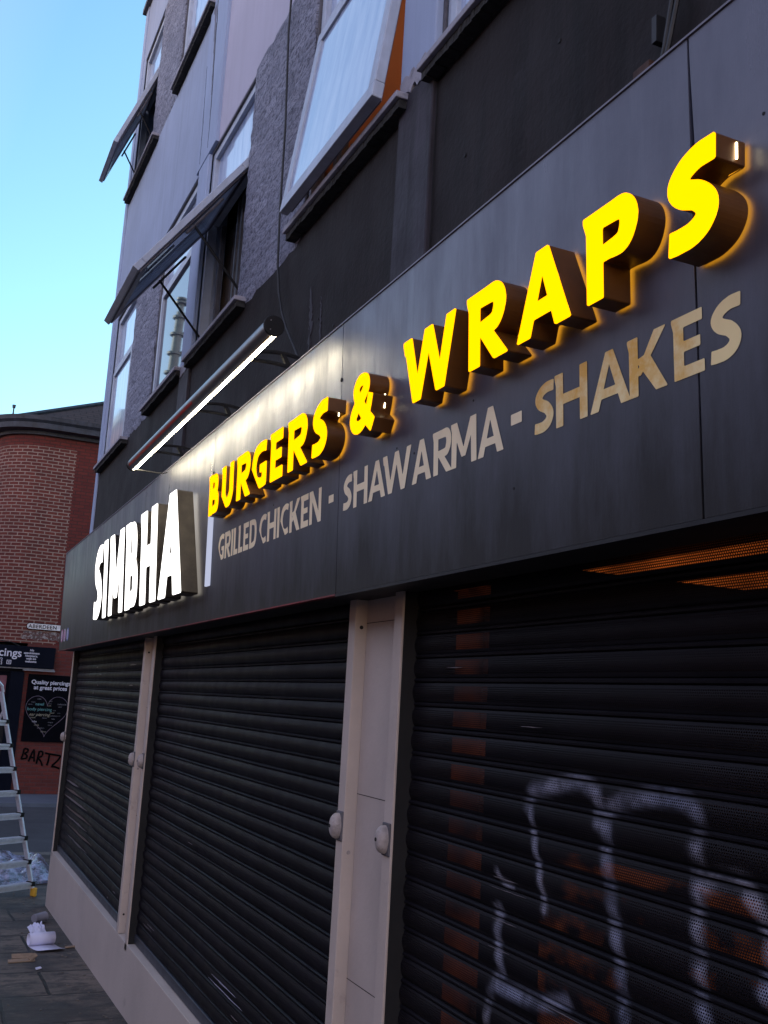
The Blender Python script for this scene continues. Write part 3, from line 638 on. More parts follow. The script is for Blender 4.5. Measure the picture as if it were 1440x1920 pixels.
def inset(lp, d):
    """shrink an outline: outer loops move inwards, holes outwards (loop orientation decides)"""
    n = len(lp); ar = sum(lp[i][0] * lp[(i + 1) % n][1] - lp[(i + 1) % n][0] * lp[i][1] for i in range(n)); return ar
def letter(ch, yl, yr, z0, h, s, off0, off1, parent=None, face='yellow', ret='ret_y', halo='halo_y', slant=0., flat=False):
    W_ = (yl - yr) / h; lps = loops_for(ch, W_, s)
    def wp(u, v, off): z = z0 + v * h; return (FX(z, off), yl - u * h + slant * v * h, z)
    flatpts = [q for lp in lps for q in lp]
    tris = tessellate_polygon([[Vector((q[0], q[1], 0)) for q in lp] for lp in lps])
    if flat: return [wp(q[0], q[1], off0) for q in flatpts], [tuple(t_) for t_ in tris]
    nm = 'letter'
    vs = []; fs = []; n0 = 0; N_ = len(flatpts)
    vs = [wp(q[0], q[1], off1 - .003) for q in flatpts] + [wp(q[0], q[1], off0) for q in flatpts]; i0 = 0
    for lp in lps:
        n = len(lp)
        for i in range(n): fs.append((i0 + i, i0 + (i + 1) % n, N_ + i0 + (i + 1) % n, N_ + i0 + i))
        i0 += n
    body = link(nm, vs, fs, ret, parent)
    fvs = [wp(q[0], q[1], off1) for q in flatpts] + [wp(q[0], q[1], off1 - .0028) for q in flatpts]; ffs = [tuple(t_) for t_ in tris]; i0 = 0
    for lp in lps:
        n = len(lp)
        for i in range(n): ffs.append((i0 + i, i0 + (i + 1) % n, N_ + i0 + (i + 1) % n, N_ + i0 + i))
        i0 += n
    link('letter_face', fvs, ffs, face, body)
    link('back_light', [wp(q[0], q[1], off0 + .004) for q in flatpts], [tuple(t_) for t_ in tris], halo, body)
    return body
BASE, CAP = 2.436, .189
for ch, a, b_ in (('B', 4.655, 4.500), ('U', 4.432, 4.262), ('R', 4.192, 4.012), ('G', 3.975, 3.790), ('E', 3.728, 3.590), ('R', 3.518, 3.328), ('S', 3.268, 3.122), ('&', 2.924, 2.738), ('W', 2.520, 2.218), ('R', 2.140, 1.970), ('A', 1.912, 1.706), ('P', 1.640, 1.479), ('S', 1.392, 1.257)):
    letter(ch, a, b_, BASE, CAP, {'W': .225, 'A': .25, '&': .26, 'S': .25, 'G': .245}.get(ch, .255), .006, .076, S)
for ch, a, b_, s_, sl in (('S', 7.79, 7.47, .235, .16), ('I', 7.375, 7.265, .20, .16), ('M', 7.150, 6.635, .195, .16), ('B', 6.520, 6.160, .235, .19), ('H', 6.050, 5.635, .25, .15), ('A', 5.545, 5.03, .27, .065)):
    letter(ch, a, b_, 2.108, .548, s_, .014, .103, S, 'white', 'ret_w', 'halo_w', slant=sl)
# painted line of small words, each word one lettering part
def word(spec, z0=2.238, h=.121, s=.205, mat='cream'):
    V = []; F_ = []
    for ch, a, b_ in spec:
        vs, fs = letter(ch, a, b_, z0, h, s, .0012, 0, flat=True); n = len(V); V += vs; F_ += [tuple(i + n for i in f_) for f_ in fs]
    return link('lettering', V, F_, mat, S)
NW = dict(G=.85, R=.78, I=.205, L=.52, E=.64, D=.84, C=.80, H=.92, K=.95, N=.98, S=.66)
def auto(txt, a, b_):
    tot = sum(NW[c_] for c_ in txt) + .14 * (len(txt) - 1); k_ = (a - b_) / tot; out = []; y = a
    for c_ in txt: out.append((c_, y, y - NW[c_] * k_)); y -= (NW[c_] + .14) * k_
    return out
word(auto('GRILLED', 4.722, 4.118)); word(auto('CHICKEN', 4.078, 3.352)); word([('-', 3.276, 3.232)])
word([('S', 3.142, 3.066), ('H', 3.050, 2.937), ('A', 2.926, 2.800), ('W', 2.815, 2.620), ('A', 2.608, 2.490), ('R', 2.472, 2.372), ('M', 2.370, 2.232), ('A', 2.222, 2.098)])
word([('-', 2.060, 2.014)]); word([('S', 1.958, 1.875), ('H', 1.866, 1.750), ('A', 1.736, 1.604), ('K', 1.603, 1.492), ('E', 1.468, 1.388), ('S', 1.372, 1.290)], mat='gold')
# light slits where the returns leak
for (y, z0, z1, off, w_) in ((1.262, 2.585, 2.617, .028, .0015), (2.755, 2.50, 2.545, .03, .0015), (3.135, 2.565, 2.60, .030, .0025), (2.79, 2.57, 2.60, .045, .001)):
    q = MB(); q.box(FX(z0, off) - .002, FX(z0, off) + .001, y - .004, y - .001, z0, z1); q.link('light_slit', 'slit', S)
# slim white light bar
q = MB(); vs = [(FX(2.13, .010), 0, 2.13), (FX(2.13), 0, 2.13), (FX(2.675), 0, 2.675), (FX(2.675, .010), 0, 2.675)]
q.prism([Vector(v) for v in vs], (0, 4.845, 0), (0, 4.915, 0)); M['bar'] = emit('soft_white_bar', (.60, .64, .85), .36); q.link('light_bar', 'bar', S)
# three small round icons at the far end
M['ic1'] = simple('pink_icon', (.45, .08, .30), .5); M['ic2'] = simple('white_icon', (.6, .58, .68), .5); M['ic3'] = simple('blue_icon', (.10, .16, .50), .5)
def disc(yc, zc, ry, rz_, off, mat, hole=0, parent=S):
    n = 28; V = [(FX(zc + rz_ * math.sin(2 * math.pi * i / n), off), yc + ry * math.cos(2 * math.pi * i / n), zc + rz_ * math.sin(2 * math.pi * i / n)) for i in range(n)]
    if hole:
        V += [(FX(zc + hole * rz_ * math.sin(2 * math.pi * i / n), off), yc + hole * ry * math.cos(2 * math.pi * i / n), zc + hole * rz_ * math.sin(2 * math.pi * i / n)) for i in range(n)]
        return link('icon', V, [(i, (i + 1) % n, n + (i + 1) % n, n + i) for i in range(n)], mat, parent)
    return link('icon', V, [tuple(range(n))], mat, parent)
for yc, m1, m2 in ((10.36, 'ic1', 'ic2'), (10.17, 'ic2', 'ic1'), (9.96, 'ic3', 'ic2')):
    disc(yc, 2.10, .075, .062, .0012, m1); disc(yc, 2.10, .055, .048, .0024, m2, hole=.72)
    q = MB(); q.box(FX(2.1, .0036), FX(2.1, .0020), yc - .010, yc + .010, 2.078, 2.125); q.link('icon', m2, S)

# ------------------------------------------------------------ tube lamp on curved brackets
TL = empty('tube_lamp', (1.06, 4.8, 2.96), 'long grey tube lamp lit white, held over the fascia on curved brackets', 'lamp')
TX, TZ, TY0, TY1, TR = 1.055, 2.974, 3.47, 6.21, .036
q = MB(); n = 32
prof = [Vector((TX + TR * math.cos(a), 0, TZ + TR * math.sin(a))) for a in [rad(-34) + rad(296) * i / n for i in range(n + 1)]]
q.prism(prof, (0, TY0 + .012, 0), (0, TY1 - .012, 0)); q.link('housing', 'tube', TL)
q = MB(); prof = [Vector((TX + (TR - .002) * math.cos(a), 0, TZ + (TR - .002) * math.sin(a))) for a in [rad(-98) + rad(64) * i / 10 for i in range(11)]] + [Vector((TX + .012 * math.cos(rad(-70)), 0, TZ + .012 * math.sin(rad(-70))))]
q.prism(prof, (0, TY0 + .013, 0), (0, TY1 - .013, 0)); q.link('diffuser', 'strip', TL)
for y in (TY0, TY1 - .012):
    q = MB(); q.tube([(TX, y, TZ), (TX, y + .012, TZ)], TR + .005, 28); q.link('end_cap', 'blackplastic', TL, bev=.003)
for yy, zz in ((TY0 - .001, TZ + .018), (TY0 - .001, TZ - .018)):
    q = MB(); q.tube([(TX - .015, yy - .002, zz), (TX - .015, yy, zz)], .003, 6); q.link('screw', 'tube', TL)
q = MB(); prof = [Vector((TX + (TR + .0012) * math.cos(a), 0, TZ + (TR + .0012) * math.sin(a))) for a in [rad(196), rad(204), rad(212), rad(218)]] + [Vector((TX + (TR - .002) * math.cos(a), 0, TZ + (TR - .002) * math.sin(a))) for a in [rad(218), rad(196)]]
q.prism(prof, (0, 4.6, 0), (0, 6.15, 0)); q.link('red_stripe', 'tubered', TL)
for by in (3.88, 4.76, 5.76):
    q = MB()
    up = [(1.06 + .39 * i / 12, 2.972 + .045 * math.sin(math.pi * (.12 + .80 * i / 12)) * 1.2 - .02 * (i / 12) ** 2) for i in range(13)]
    lo = [(1.06 + .39 * i / 12, 2.955 + .032 * math.sin(math.pi * (.10 + .7 * i / 12)) - .055 * (i / 12) ** 1.6) for i in range(13)]
    def flatbar(pts, t_=.010, wd=.020):
        a = [Vector((x, by - wd / 2, z_ + t_ / 2)) for x, z_ in pts] + [Vector((x, by - wd / 2, z_ - t_ / 2)) for x, z_ in pts[::-1]]
        q.prism(a, (0, 0, 0), (0, wd, 0))
    flatbar(up); flatbar(lo)
    for i in (5, 8, 10):
        a, b_ = Vector((up[i][0], by, up[i][1])), Vector((lo[i + 1][0], by, lo[i + 1][1])); q.obox(b_ + Vector((-.009, -.009, 0)), a - b_, (0, .018, 0), (.02, 0, 0))
    q.box(W - .006, W - .0005, by - .02, by + .02, 2.90, 3.03)
    q.link('bracket', 'blackplastic', TL)
q = MB(); q.tube([(TX, TY1 - .02, TZ - .03), (1.20, 6.0, 2.90), (1.35, 5.9, 2.955), (W - .004, 5.85, 2.97)], .004, 6); q.link('lamp_cable', 'cable', TL)

# ------------------------------------------------------------ plinth, posts, shutters
PX = 1.40
q = MB(); ys = [YN, 0, 4, 8, YE - .01]
prof = [Vector((PX, YN, .062)), Vector((PX, YE - .05, .062)), Vector((PX, YE - .05, gz(YE) - .1)), Vector((PX, YN, gz(YN) - .1))]
q.prism(prof, (0, 0, 0), (.26, 0, 0)); q.link('plinth', 'plinth', B, bev=.003)
def post(y0, y1, jn):
    P_ = empty('shutter_post', (PX + .03, (y0 + y1) / 2, .06), jn[0], 'post', 'posts between the shutters')
    q = MB(); q.box(PX + .045, W + .20, y0 + .062, y1 - .062, .063, 2.0)
    q.link('post_panel', 'beige', P_)
    for zz in jn[1]:
        q = MB(); q.box(PX + .0440, PX + .0449, y0 + .062, y1 - .062, zz, zz + .0022); q.link('joint', 'gap', P_)
    for (a, b_, zb) in ((y0, y0 + .060, .0), (y1 - .060, y1, .063)):
        q = MB(); q.box(PX, W + .14, a, b_, .063 if zb else .02, 1.985); q.link('guide_rail', 'beige', P_, bev=.003)
    q = MB(); q.box(PX + .036, PX + .0445, y0 + .0605, y0 + .068, .07, 1.98); q.link('joint', 'gap', P_)
    q = MB(); q.box(PX + .008, W + .22, y0 - .0015, y0 - .0003, .064, 1.985); q.link('slot_shade', 'gap', P_)  # black strip paints the shade inside the guide channel slot
    for zz in (1.87, 1.10, .18):
        q = MB(); q.tube([(PX + .025, y1 - .0615, zz), (PX + .025, y1 - .0575, zz)], .007, 10); q.link('screw', 'gap' if zz != 1.10 else 'lock', P_)
    return P_
p1 = post(2.955, 3.402, ('wide beige post with recessed middle between the two nearest shutters', (1.885, 1.295, .695)))
p2 = post(6.70, 7.06, ('narrow beige post beside the farthest shutter', (1.5, .8)))
def lock(parent, y, z_):
    n = 18; r = 8; V = []; F_ = []
    for i in range(r + 1):
        a = math.pi / 2 * i / r
        for j in range(n):
            b_ = 2 * math.pi * j / n
            V.append((PX - .012 - .026 * math.sin(a), y + .026 * math.cos(a) ** .7 * math.cos(b_) if i < r else y, z_ + (.043 * math.cos(a) ** .7 if i < r else 0) * math.sin(b_)))
    for i in range(r):
        for j in range(n): F_.append((i * n + j, i * n + (j + 1) % n, (i + 1) * n + (j + 1) % n, (i + 1) * n + j))
    n1 = len(V)
    V += [(PX + .012, y + .026 * math.cos(2 * math.pi * j / n), z_ + .043 * math.sin(2 * math.pi * j / n)) for j in range(n)]
    for j in range(n): F_.append((j, (j + 1) % n, n1 + (j + 1) % n, n1 + j))
    o = link('lock', V, F_, 'lock', parent, smooth=True)
    q = MB(); q.tube([(PX - .0395, y, z_), (PX - .032, y, z_)], .006, 10); q.link('keyhole', 'gap', o)
    q = MB(); q.box(PX - .006, PX + .003, y - .028, y + .028, z_ - .05, z_ + .05); q.link('lock_plate', 'framedark', o, bev=.004)
lock(p1, 3.372, 1.185); lock(p1, 2.985, 1.192); lock(p2, 7.03, 1.16); lock(p2, 6.73, 1.168)

def lath_profile(z, pitch):
    """one curved lath with its interlock: list of (depth, z) going up; depth positive = out towards street"""
    pr = []
    for i in range(7):
        a = i / 6; pr.append((.0105 * math.sin(math.pi * (.04 + .92 * a)) ** .8, z + pitch * (.0 + .76 * a)))
    pr += [(-.002, z + pitch * .78), (.0055, z + pitch * .83), (.0065, z + pitch * .90), (.002, z + pitch * .96), (-.004, z + pitch * .98)]
    return pr
def shutter(y0, y1, z0, z1, label, mat='shut', dy=None, SX=W + .01, paint=None):
    R_ = empty('roller_shutter', (SX, (y0 + y1) / 2, z0), label, 'shutter', 'roller shutters')
    pr = []; z_ = z0 + .06; pitch = .0748; jr = random.Random(int(y0 * 31)); jit = []
    while z_ < z1:
        a_ = lath_profile(z_, pitch); jd = jr.uniform(-.0018, .0018); pr += [(d_ + jd, zz_) for d_, zz_ in a_]; ph_ = jr.uniform(0, 6.28); jit += [(ph_, jr.uniform(.0003, .0016))] * len(a_); z_ += pitch
    ny = max(1, int((y1 - y0) / (dy or .12)))
    ysv = [y0 + (y1 - y0) * i / ny for i in range(ny + 1)]
    arc = [0]
    for a, b_ in zip(pr, pr[1:]): arc.append(arc[-1] + math.hypot(b_[0] - a[0], b_[1] - a[1]))
    vs = [(SX - d - j_[1] * math.sin(y * 1.9 + j_[0]) - .0012 * math.sin(y * 5.3 + zz * 2.1), y, zz + .0012 * math.sin(y * 1.3 + j_[0])) for (d, zz), j_ in zip(pr, jit) for y in ysv]
    m_ = len(ysv); fs = [(i * m_ + j, i * m_ + j + 1, (i + 1) * m_ + j + 1, (i + 1) * m_ + j) for i in range(len(pr) - 1) for j in range(m_ - 1)]
    o = link('curtain', vs, fs, mat, R_, smooth=True, uvs=lambda co, i: (co.y, co.z))
    md = o.modifiers.new('edge', 'EDGE_SPLIT'); md.split_angle = rad(38)
    q = MB(); q.box(SX - .016, SX + .012, y0, y1, z0 + .004, z0 + .0595); q.link('bottom_rail', 'shutrail', R_, bev=.004)
    if mat == 'shut':
        q = MB(); q.box(SX + .03, SX + .05, y0, y1, z0, z1); q.link('inner_screen', 'gap', R_)
    return R_, o
s1, c1 = shutter(7.065, 10.50, .063, 2.02, 'black roller shutter at the far end, scuffed and scratched near its foot')
s2, c2 = shutter(3.407, 6.695, .063, 2.02, 'wide plain black roller shutter between the two beige posts')
q = MB(); q.box(PX, W + .14, 10.505, 10.545, .02, 1.985); er = q.link('guide_rail', 'beige', s1, bev=.003); lock(s1, 10.525, 1.135)
q = MB(); q.box(PX + .008, W + .10, 10.503, 10.5045, .064, 1.985); q.link('slot_shade', 'gap', s1)
# far-end return wall under the fascia
q = MB(); q.box(PX + .01, W + .2, 10.546, YE - .052, .063, 1.985); q.link('corner_post', 'darkpil', B)

# perforated near shutter with sprayed graffiti held in a vertex attribute
m, t, p = nodes('perforated_black_lath'); M['perf'] = m; out = t.nodes['Material Output']
p.inputs['Roughness'].default_value = .58; p.inputs['Specular IOR Level'].default_value = .13
uvn = N(t, 'TexCoord'); sxy = N(t, 'SeparateXYZ'); t.links.new(uvn.outputs['UV'], sxy.inputs[0])
def mth(op, a, b_=None, c_=None):
    n_ = N(t, 'Math', operation=op)
    for i, v_ in enumerate((a, b_, c_)):
        if v_ is None: continue
        if hasattr(v_, 'is_output'): t.links.new(v_, n_.inputs[i])
        else: n_.inputs[i].default_value = v_
    return n_.outputs[0]
PY, PZ = .0065, .0056
rowi = mth('FLOOR', mth('DIVIDE', sxy.outputs[1], PZ)); odd = mth('MULTIPLY', mth('MODULO', rowi, 2.), .5)
fu_ = mth('SUBTRACT', mth('FRACT', mth('ADD', mth('DIVIDE', sxy.outputs[0], PY), odd)), .5); fv_ = mth('SUBTRACT', mth('FRACT', mth('DIVIDE', sxy.outputs[1], PZ)), .5)
dd = mth('SQRT', mth('ADD', mth('MULTIPLY', fu_, fu_), mth('MULTIPLY', fv_, fv_)))
dot = mth('LESS_THAN', dd, .33)
# only the curved middle of every lath is punched
ph = mth('FRACT', mth('DIVIDE', mth('SUBTRACT', sxy.outputs[1], .123), .0748))
band = mth('MULTIPLY', mth('GREATER_THAN', ph, .10), mth('LESS_THAN', ph, .68))
hole = mth('MULTIPLY', dot, band)
at = N(t, 'Attribute'); at.attribute_name = 'spray'
nzv = noise(t, coord(t), 150, 3, .8); nzw = ramp(t, noise(t, coord(t), 11, 4, .6), .38, .56, .35, 1.05); sp_ = mth('MULTIPLY', mth('MULTIPLY', at.outputs['Fac'], nzw), mth('ADD', mth('MULTIPLY', nzv, 1.2), .35))
base = mix(t, ramp(t, noise(t, coord(t), 5, 6), .3, .7), (.0045, .0038, .0058), (.009, .0078, .011))
sprc = mix(t, ramp(t, noise(t, coord(t), 3, 3), .35, .65), (.20, .22, .31), (.30, .29, .34))
fm = N(t, 'Clamp'); t.links.new(sp_, fm.inputs[0])
t.links.new(mix(t, fm.outputs[0], base, sprc), p.inputs['Base Color'])
tr = N(t, 'BsdfTransparent'); mx = N(t, 'MixShader'); t.links.new(hole, mx.inputs[0]); t.links.new(p.outputs[0], mx.inputs[1]); t.links.new(tr.outputs[0], mx.inputs[2]); t.links.new(mx.outputs[0], out.inputs[0])
s3, c3 = shutter(.0, 2.95, .063, 2.02, 'perforated black roller shutter with sprayed graffiti and amber light behind', mat='perf', dy=.012)
lines = {
 'a': [(2.269, 1.377), (2.233, 1.413), (2.127, 1.436), (2.049, 1.45), (1.99, 1.436), (1.968, 1.402), (1.973, 1.366), (1.933, 1.394), (1.875, 1.424), (1.784, 1.442), (1.699, 1.448), (1.651, 1.426), (1.643, 1.396), (1.651, 1.353), (1.644, 1.292), (1.648, 1.22), (1.641, 1.141), (1.638, 1.068), (1.623, 1.038), (1.62, .95), (1.63, .8)],
 'b': [(2.257, 1.378), (2.245, 1.333), (2.228, 1.289), (2.207, 1.228), (2.186, 1.174), (2.179, 1.138)],
 'c': [(1.973, 1.39), (1.941, 1.36), (1.941, 1.305), (1.92, 1.222), (1.904, 1.146), (1.889, 1.083), (1.874, 1.005), (1.869, .979), (1.86, .85)],
 'd': [(1.644, 1.282), (1.591, 1.306), (1.526, 1.312), (1.506, 1.292), (1.47, 1.256), (1.45, 1.2), (1.47, 1.13)],
 'e': [(2.385, 1.098), (2.386, 1.005), (2.363, .951), (2.401, .916), (2.296, .917), (2.187, .927), (2.076, .956)],
 'f': [(2.401, .916), (2.431, .849), (2.435, .70)], 'g': [(2.40, 1.19), (2.37, 1.17), (2.33, 1.165)], 'h': [(2.41, 1.10), (2.37, 1.09)]}
me = c3.data; V = np.array([v.co[:] for v in me.vertices]); dist = np.full(len(V), 9.); wgt = np.ones(len(V))
for k_, L in lines.items():
    L = cr(L, 4); tw = {'b': .6, 'd': 1., 'e': .9, 'f': .8, 'g': .5, 'h': .5}.get(k_, 1.)
    for a, b_ in zip(L, L[1:]):
        e = b_ - a; wx, wy = V[:, 1] - a[0], V[:, 2] - a[1]; h = np.clip((wx * e[0] + wy * e[1]) / (e @ e + 1e-9), 0, 1)
        d = np.hypot(wx - h * e[0], (wy - h * e[1])) / tw; dist = np.minimum(dist, d)
f_ = np.clip(1 - (dist - .008) / .020, 0, 1) ** 1.3
prof_d = (W + .01 - V[:, 0]); f_ *= np.clip((prof_d - .002) / .006, .0, 1)
attr = me.attributes.new('spray', 'FLOAT', 'POINT'); attr.data.foreach_set('value', f_.astype(np.float32))
# scuffs on the lath crests
def scuff(R_, y0, y1, zi, frac, mat='greytext', SX=W + .01, wd=.004, z0=.063):
    z_ = z0 + .06 + .0748 * zi + .0748 * .76 * frac; d = .0038 + .0105 * math.sin(math.pi * (.04 + .92 * frac)) ** .8
    rnd = random.Random(int(y0 * 997 + zi)); n = 8
    up = [Vector((SX - d - .0012, y0 + (y1 - y0) * i / n, z_ + wd * rnd.uniform(.2, 1) * math.sin(math.pi * (i + .3) / (n + .6)))) for i in range(n + 1)]
    dn = [Vector((SX - d - .0012, y0 + (y1 - y0) * i / n, z_ - wd * rnd.uniform(.2, 1) * math.sin(math.pi * (i + .3) / (n + .6)))) for i in range(n + 1)]
    q = MB(); q.prism(up + dn[::-1], (0, 0, 0), (.0011, 0, 0)); q.link('scratch', mat, R_)
M['scuff'] = simple('bare_metal_scuff', (.15, .13, .14), .5); M['scuff2'] = simple('pinkish_scuff', (.12, .085, .075), .6); M['scuff3'] = simple('pale_scratch', (.30, .30, .38), .5)
for i, (a, b_) in enumerate([(9.6, 10.4), (9.2, 10.42), (9.0, 10.4), (8.7, 10.3), (8.9, 10.2), (8.6, 10.0), (8.8, 9.9)]): scuff(s1, a, b_, 8 - i, .35 + .1 * (i % 3), 'scuff2' if i % 2 else 'scuff', wd=.013)
for (a, b_, k_, fr_) in ((7.5, 7.75, 22, .5), (7.55, 7.7, 20, .5), (9.2, 9.3, 22, .5), (9.0, 9.1, 21, .7), (9.1, 9.17, 20, .4), (9.6, 9.9, 17, .5), (9.65, 9.85, 16, .7), (9.1, 9.16, 18, .5), (9.3, 9.36, 19, .5), (7.45, 7.55, 1, .5), (7.7, 7.74, 0, .5)): scuff(s1, a, b_, k_, fr_, 'scuff', wd=.006)
for (a, b_, k_, fr_) in ((6.25, 6.5, 1, .5), (6.2, 6.4, 1, .8), (4.45, 5.0, 2, .3), (4.55, 4.95, 2, .75), (4.25, 4.4, 0, .4), (4.5, 4.6, 1, .6), (5.5, 5.6, 9, .5)): scuff(s2, a, b_, k_, fr_, 'scuff3' if b_ - a > .3 else 'scuff', wd=.004)
for (a, b_, k_, fr_) in ((2.30, 2.42, 14, .1), (2.26, 2.44, 13, .93), (2.30, 2.42, 12, .9), (2.33, 2.44, 11, .95), (1.98, 2.2, 10, .95), (2.62, 2.72, 21, .5), (2.2, 2.3, 19, .4), (1.9, 2.0, 17, .5)): scuff(s3, a, b_, k_, fr_, 'scuff', wd=.0016)

# glowing sheets stand in for amber-lit surfaces of the shop behind the perforated shutter
LI = empty('shop_interior_glow', (2.0, 1.5, .1), 'dim amber glow of the lit shop behind the perforated shutter', 'light panel')
bb('interior_wall', 'room', [(2.3, 2.34, YN + .2, 3.3, -.3, 3.2)], parent=LI)
bb('light_column', 'amberdim', [(1.60, 1.62, 2.775, 3.17, .3, 2.6)], parent=LI)
q = MB(); q.prism([Vector((1.62, 2.36, 2.08)), Vector((1.62, .4, 2.9)), Vector((1.62, .4, 1.89)), Vector((1.62, 1.68, 1.89)), Vector((1.62, 2.33, 2.0))], (0, 0, 0), (.01, 0, 0)); q.link('upper_glow', 'amber', LI)
bb('glow_patches', 'amberpatch', [(1.65, 1.66, 1.1, 2.5, .45, 1.24)], parent=LI)
bb('glow_strips', 'amberdim', [(1.67, 1.68, .2, 1.9, 1.42, 1.46), (1.67, 1.68, .2, 1.95, .3, .9)], parent=LI)

# ------------------------------------------------------------ brick corner building across the side road
BB = empty('corner_building', (3, 23, ROADZ), 'red brick corner building with curved corner and slate roof across the side road', 'building')
GB = ROADZ + .05; CX, CY, CR = 2.05, 24.0, 1.0
path = [(13., 23.0), (2.62, 23.0)]
def pathpts(off=0, n=14, y_far=45):
    P_ = [(40., 23.0 - off), (2.66, 23.0 - off), (2.05, 23.0 - off)]
    for i in range(1, n + 1):
        a = -math.pi / 2 - math.pi / 2 * i / n; P_.append((CX + (CR + off) * math.cos(a), CY + (CR + off) * math.sin(a)))
    P_.append((CX - CR - off, y_far)); return P_
def wallstrip(name, P_, z0, z1, mat, parent=BB, off=0):
    arc = [0]
    for a, b_ in zip(P_, P_[1:]): arc.append(arc[-1] + math.hypot(b_[0] - a[0], b_[1] - a[1]))
    vs = [(x, y, z0) for x, y in P_] + [(x, y, z1) for x, y in P_]; n = len(P_)
    return link(name, vs, [(i, i + 1, n + i + 1, n + i) for i in range(n - 1)], mat, parent, uvs=lambda co, i: (-arc[i % n] + .03, co.z), smooth=False)
pp = pathpts()
wallstrip('wall', pp[:2], 2.5, 7.35, 'brickdark'); wallstrip('wall', pp[1:], 2.5, 6.82, 'brick'); wallstrip('wall', pp[1:], 6.82, 7.35, 'brickdark')  # darker top band of brick paints the shadow under the eaves
q = MB(); q.box(2.10, 40, 23.0, 23.25, GB - .1, 2.499); q.link('wall', 'bricklow', BB, uvs=uvXZ)
q = MB(); q.box(1.06, 39.9, 24.6, 44.9, GB, 7.3); q.link('inner_block', 'room', BB)
q = MB(); q.box(1.06, 2.10, 23.5, 24.6, GB - .1, 2.5); q.link('shop_recess', 'gap', BB)
# eaves
ev = MB(); A = pathpts(.02)[0:]; Bp = pathpts(.34)
def ring(p1, z1, p2, z2):
    n = len(p1); ev.add([(x, y, z1) for x, y in p1] + [(x, y, z2) for x, y in p2], [(i, i + 1, n + i + 1, n + i) for i in range(n - 1)])
ring(pathpts(.02), 7.06, pathpts(.08), 7.06); ring(pathpts(.08), 7.06, pathpts(.10), 7.13); ring(pathpts(.10), 7.13, pathpts(.32), 7.15); ring(pathpts(.32), 7.15, pathpts(.34), 7.26); ring(pathpts(.34), 7.26, pathpts(.30), 7.275); ring(pathpts(.30), 7.275, pathpts(.36), 7.33); ring(pathpts(.36), 7.33, pathpts(.38), 7.42); ring(pathpts(.38), 7.42, pathpts(.2), 7.43)
ev.link('eaves', 'lead', BB)
rp = pathpts(.22, n=10, y_far=40); ap = (7.0, 27.6, 10.35)
vs = [(x, y, 7.39) for x, y in rp] + [ap, (7.0, 40, 10.35), (40, 27.6, 10.35)]; n = len(rp)
fs = [(0, 1, 2, n, n + 2)] + [(i, i + 1, n) for i in range(2, n - 2)] + [(n - 2, n - 1, n + 1, n)]
link('roof', vs, fs, 'slate', BB, uvs=lambda co, i: (co.x - co.y * .0, (co.y - 22.7) * 1.16 + co.z * .0))
q = MB(); q.tube([(1.33, 22.92, 7.40), (4.2, 25.25, 8.83 + .08), (7.0, 27.6, 10.39)], .05, 6); q.link('hip_ridge', 'lead', BB)
q = MB(); q.tube([(1.22, 22.95, 7.38), (1.22, 22.95, 7.58)], [.02, .015], 6); q.tube([(1.22, 22.95, 7.56), (1.22, 22.95, 7.63)], [.03, .04], 8); q.link('vent_pipe', 'lead', BB)
# upstairs window on the turning wall
q = MB(); q.box(1.0, 1.049, 25.2, 26.3, 4.6, 6.25); fw = q.link('window', 'frame', BB); q = MB(); q.box(.985, .999, 25.3, 26.2, 4.7, 6.15); q.link('pane', 'pane', fw)
# shopfront
q = MB(); q.box(.95, 2.66, 22.80, 22.99, 1.98, 2.43)
sg = empty('shop_signboard', (1.8, 22.9, 2.0), 'navy signboard of the piercing shop on the brick corner', 'sign')
q.link('board', 'navy', sg, bev=.01)
q = MB(); q.box(.97, 2.68, 22.84, 22.99, 1.955, 1.979); q.box(2.05, 2.70, 22.86, 22.99, 1.925, 1.954); q.link('board_trim', 'sill', sg)
q = MB(); q.tube([(.9, 22.9, 2.45), (1.25, 22.86, 2.53), (1.75, 22.86, 2.50), (1.95, 22.9, 2.42)], .01, 6); q.link('cable', 'cable', sg)
def text(txt, x, y, z_, size, mat, parent, name='lettering', align='LEFT', shear=0, bold=0., sp=1., rot=0):
    cu = bpy.data.curves.new('t', 'FONT'); cu.body = txt; cu.size = size; cu.align_x = align; cu.extrude = .0015; cu.offset = bold; cu.shear = shear; cu.space_character = sp; cu.space_line = .95
    o = bpy.data.objects.new('t', cu); col.objects.link(o); o.rotation_euler = (rad(90), 0, rot); bpy.context.view_layer.update()
    dg = bpy.context.evaluated_depsgraph_get(); me = bpy.data.meshes.new_from_object(o.evaluated_get(dg)); bpy.data.objects.remove(o, do_unlink=True)
    me.transform(Matrix.Translation((x, y, z_)) @ Matrix.Rotation(rot, 4, 'Y') @ Matrix.Rotation(rad(90), 4, 'X')); me.materials.clear(); me.materials.append(M[mat])
    ob = bpy.data.objects.new(name, me); col.objects.link(ob); ob.parent = parent
    if parent: ob.matrix_parent_inverse = parent.matrix_world.inverted()
    return ob
text('piercings', 1.985, 22.795, 2.20, .235, 'whitepaint', sg, align='RIGHT', bold=.003)
text('72\n53', 1.62, 22.795, 2.10, .085, 'whitepaint', sg, align='RIGHT')
text('No\nappointment\nnecessary,\nwalk ins\nwelcome', 2.18, 22.795, 2.33, .062, 'whitepaint', sg, align='CENTER', bold=.0015)
def ringbox(x0, x1, z0, z1, t_, y, mat, parent, name):
    q = MB(); q.box(x0, x1, y - .002, y, z0, z0 + t_); q.box(x0, x1, y - .002, y, z1 - t_, z1); q.box(x0, x0 + t_, y - .002, y, z0 + t_, z1 - t_); q.box(x1 - t_, x1, y - .002, y, z0 + t_, z1 - t_); return q.link(name, mat, parent)
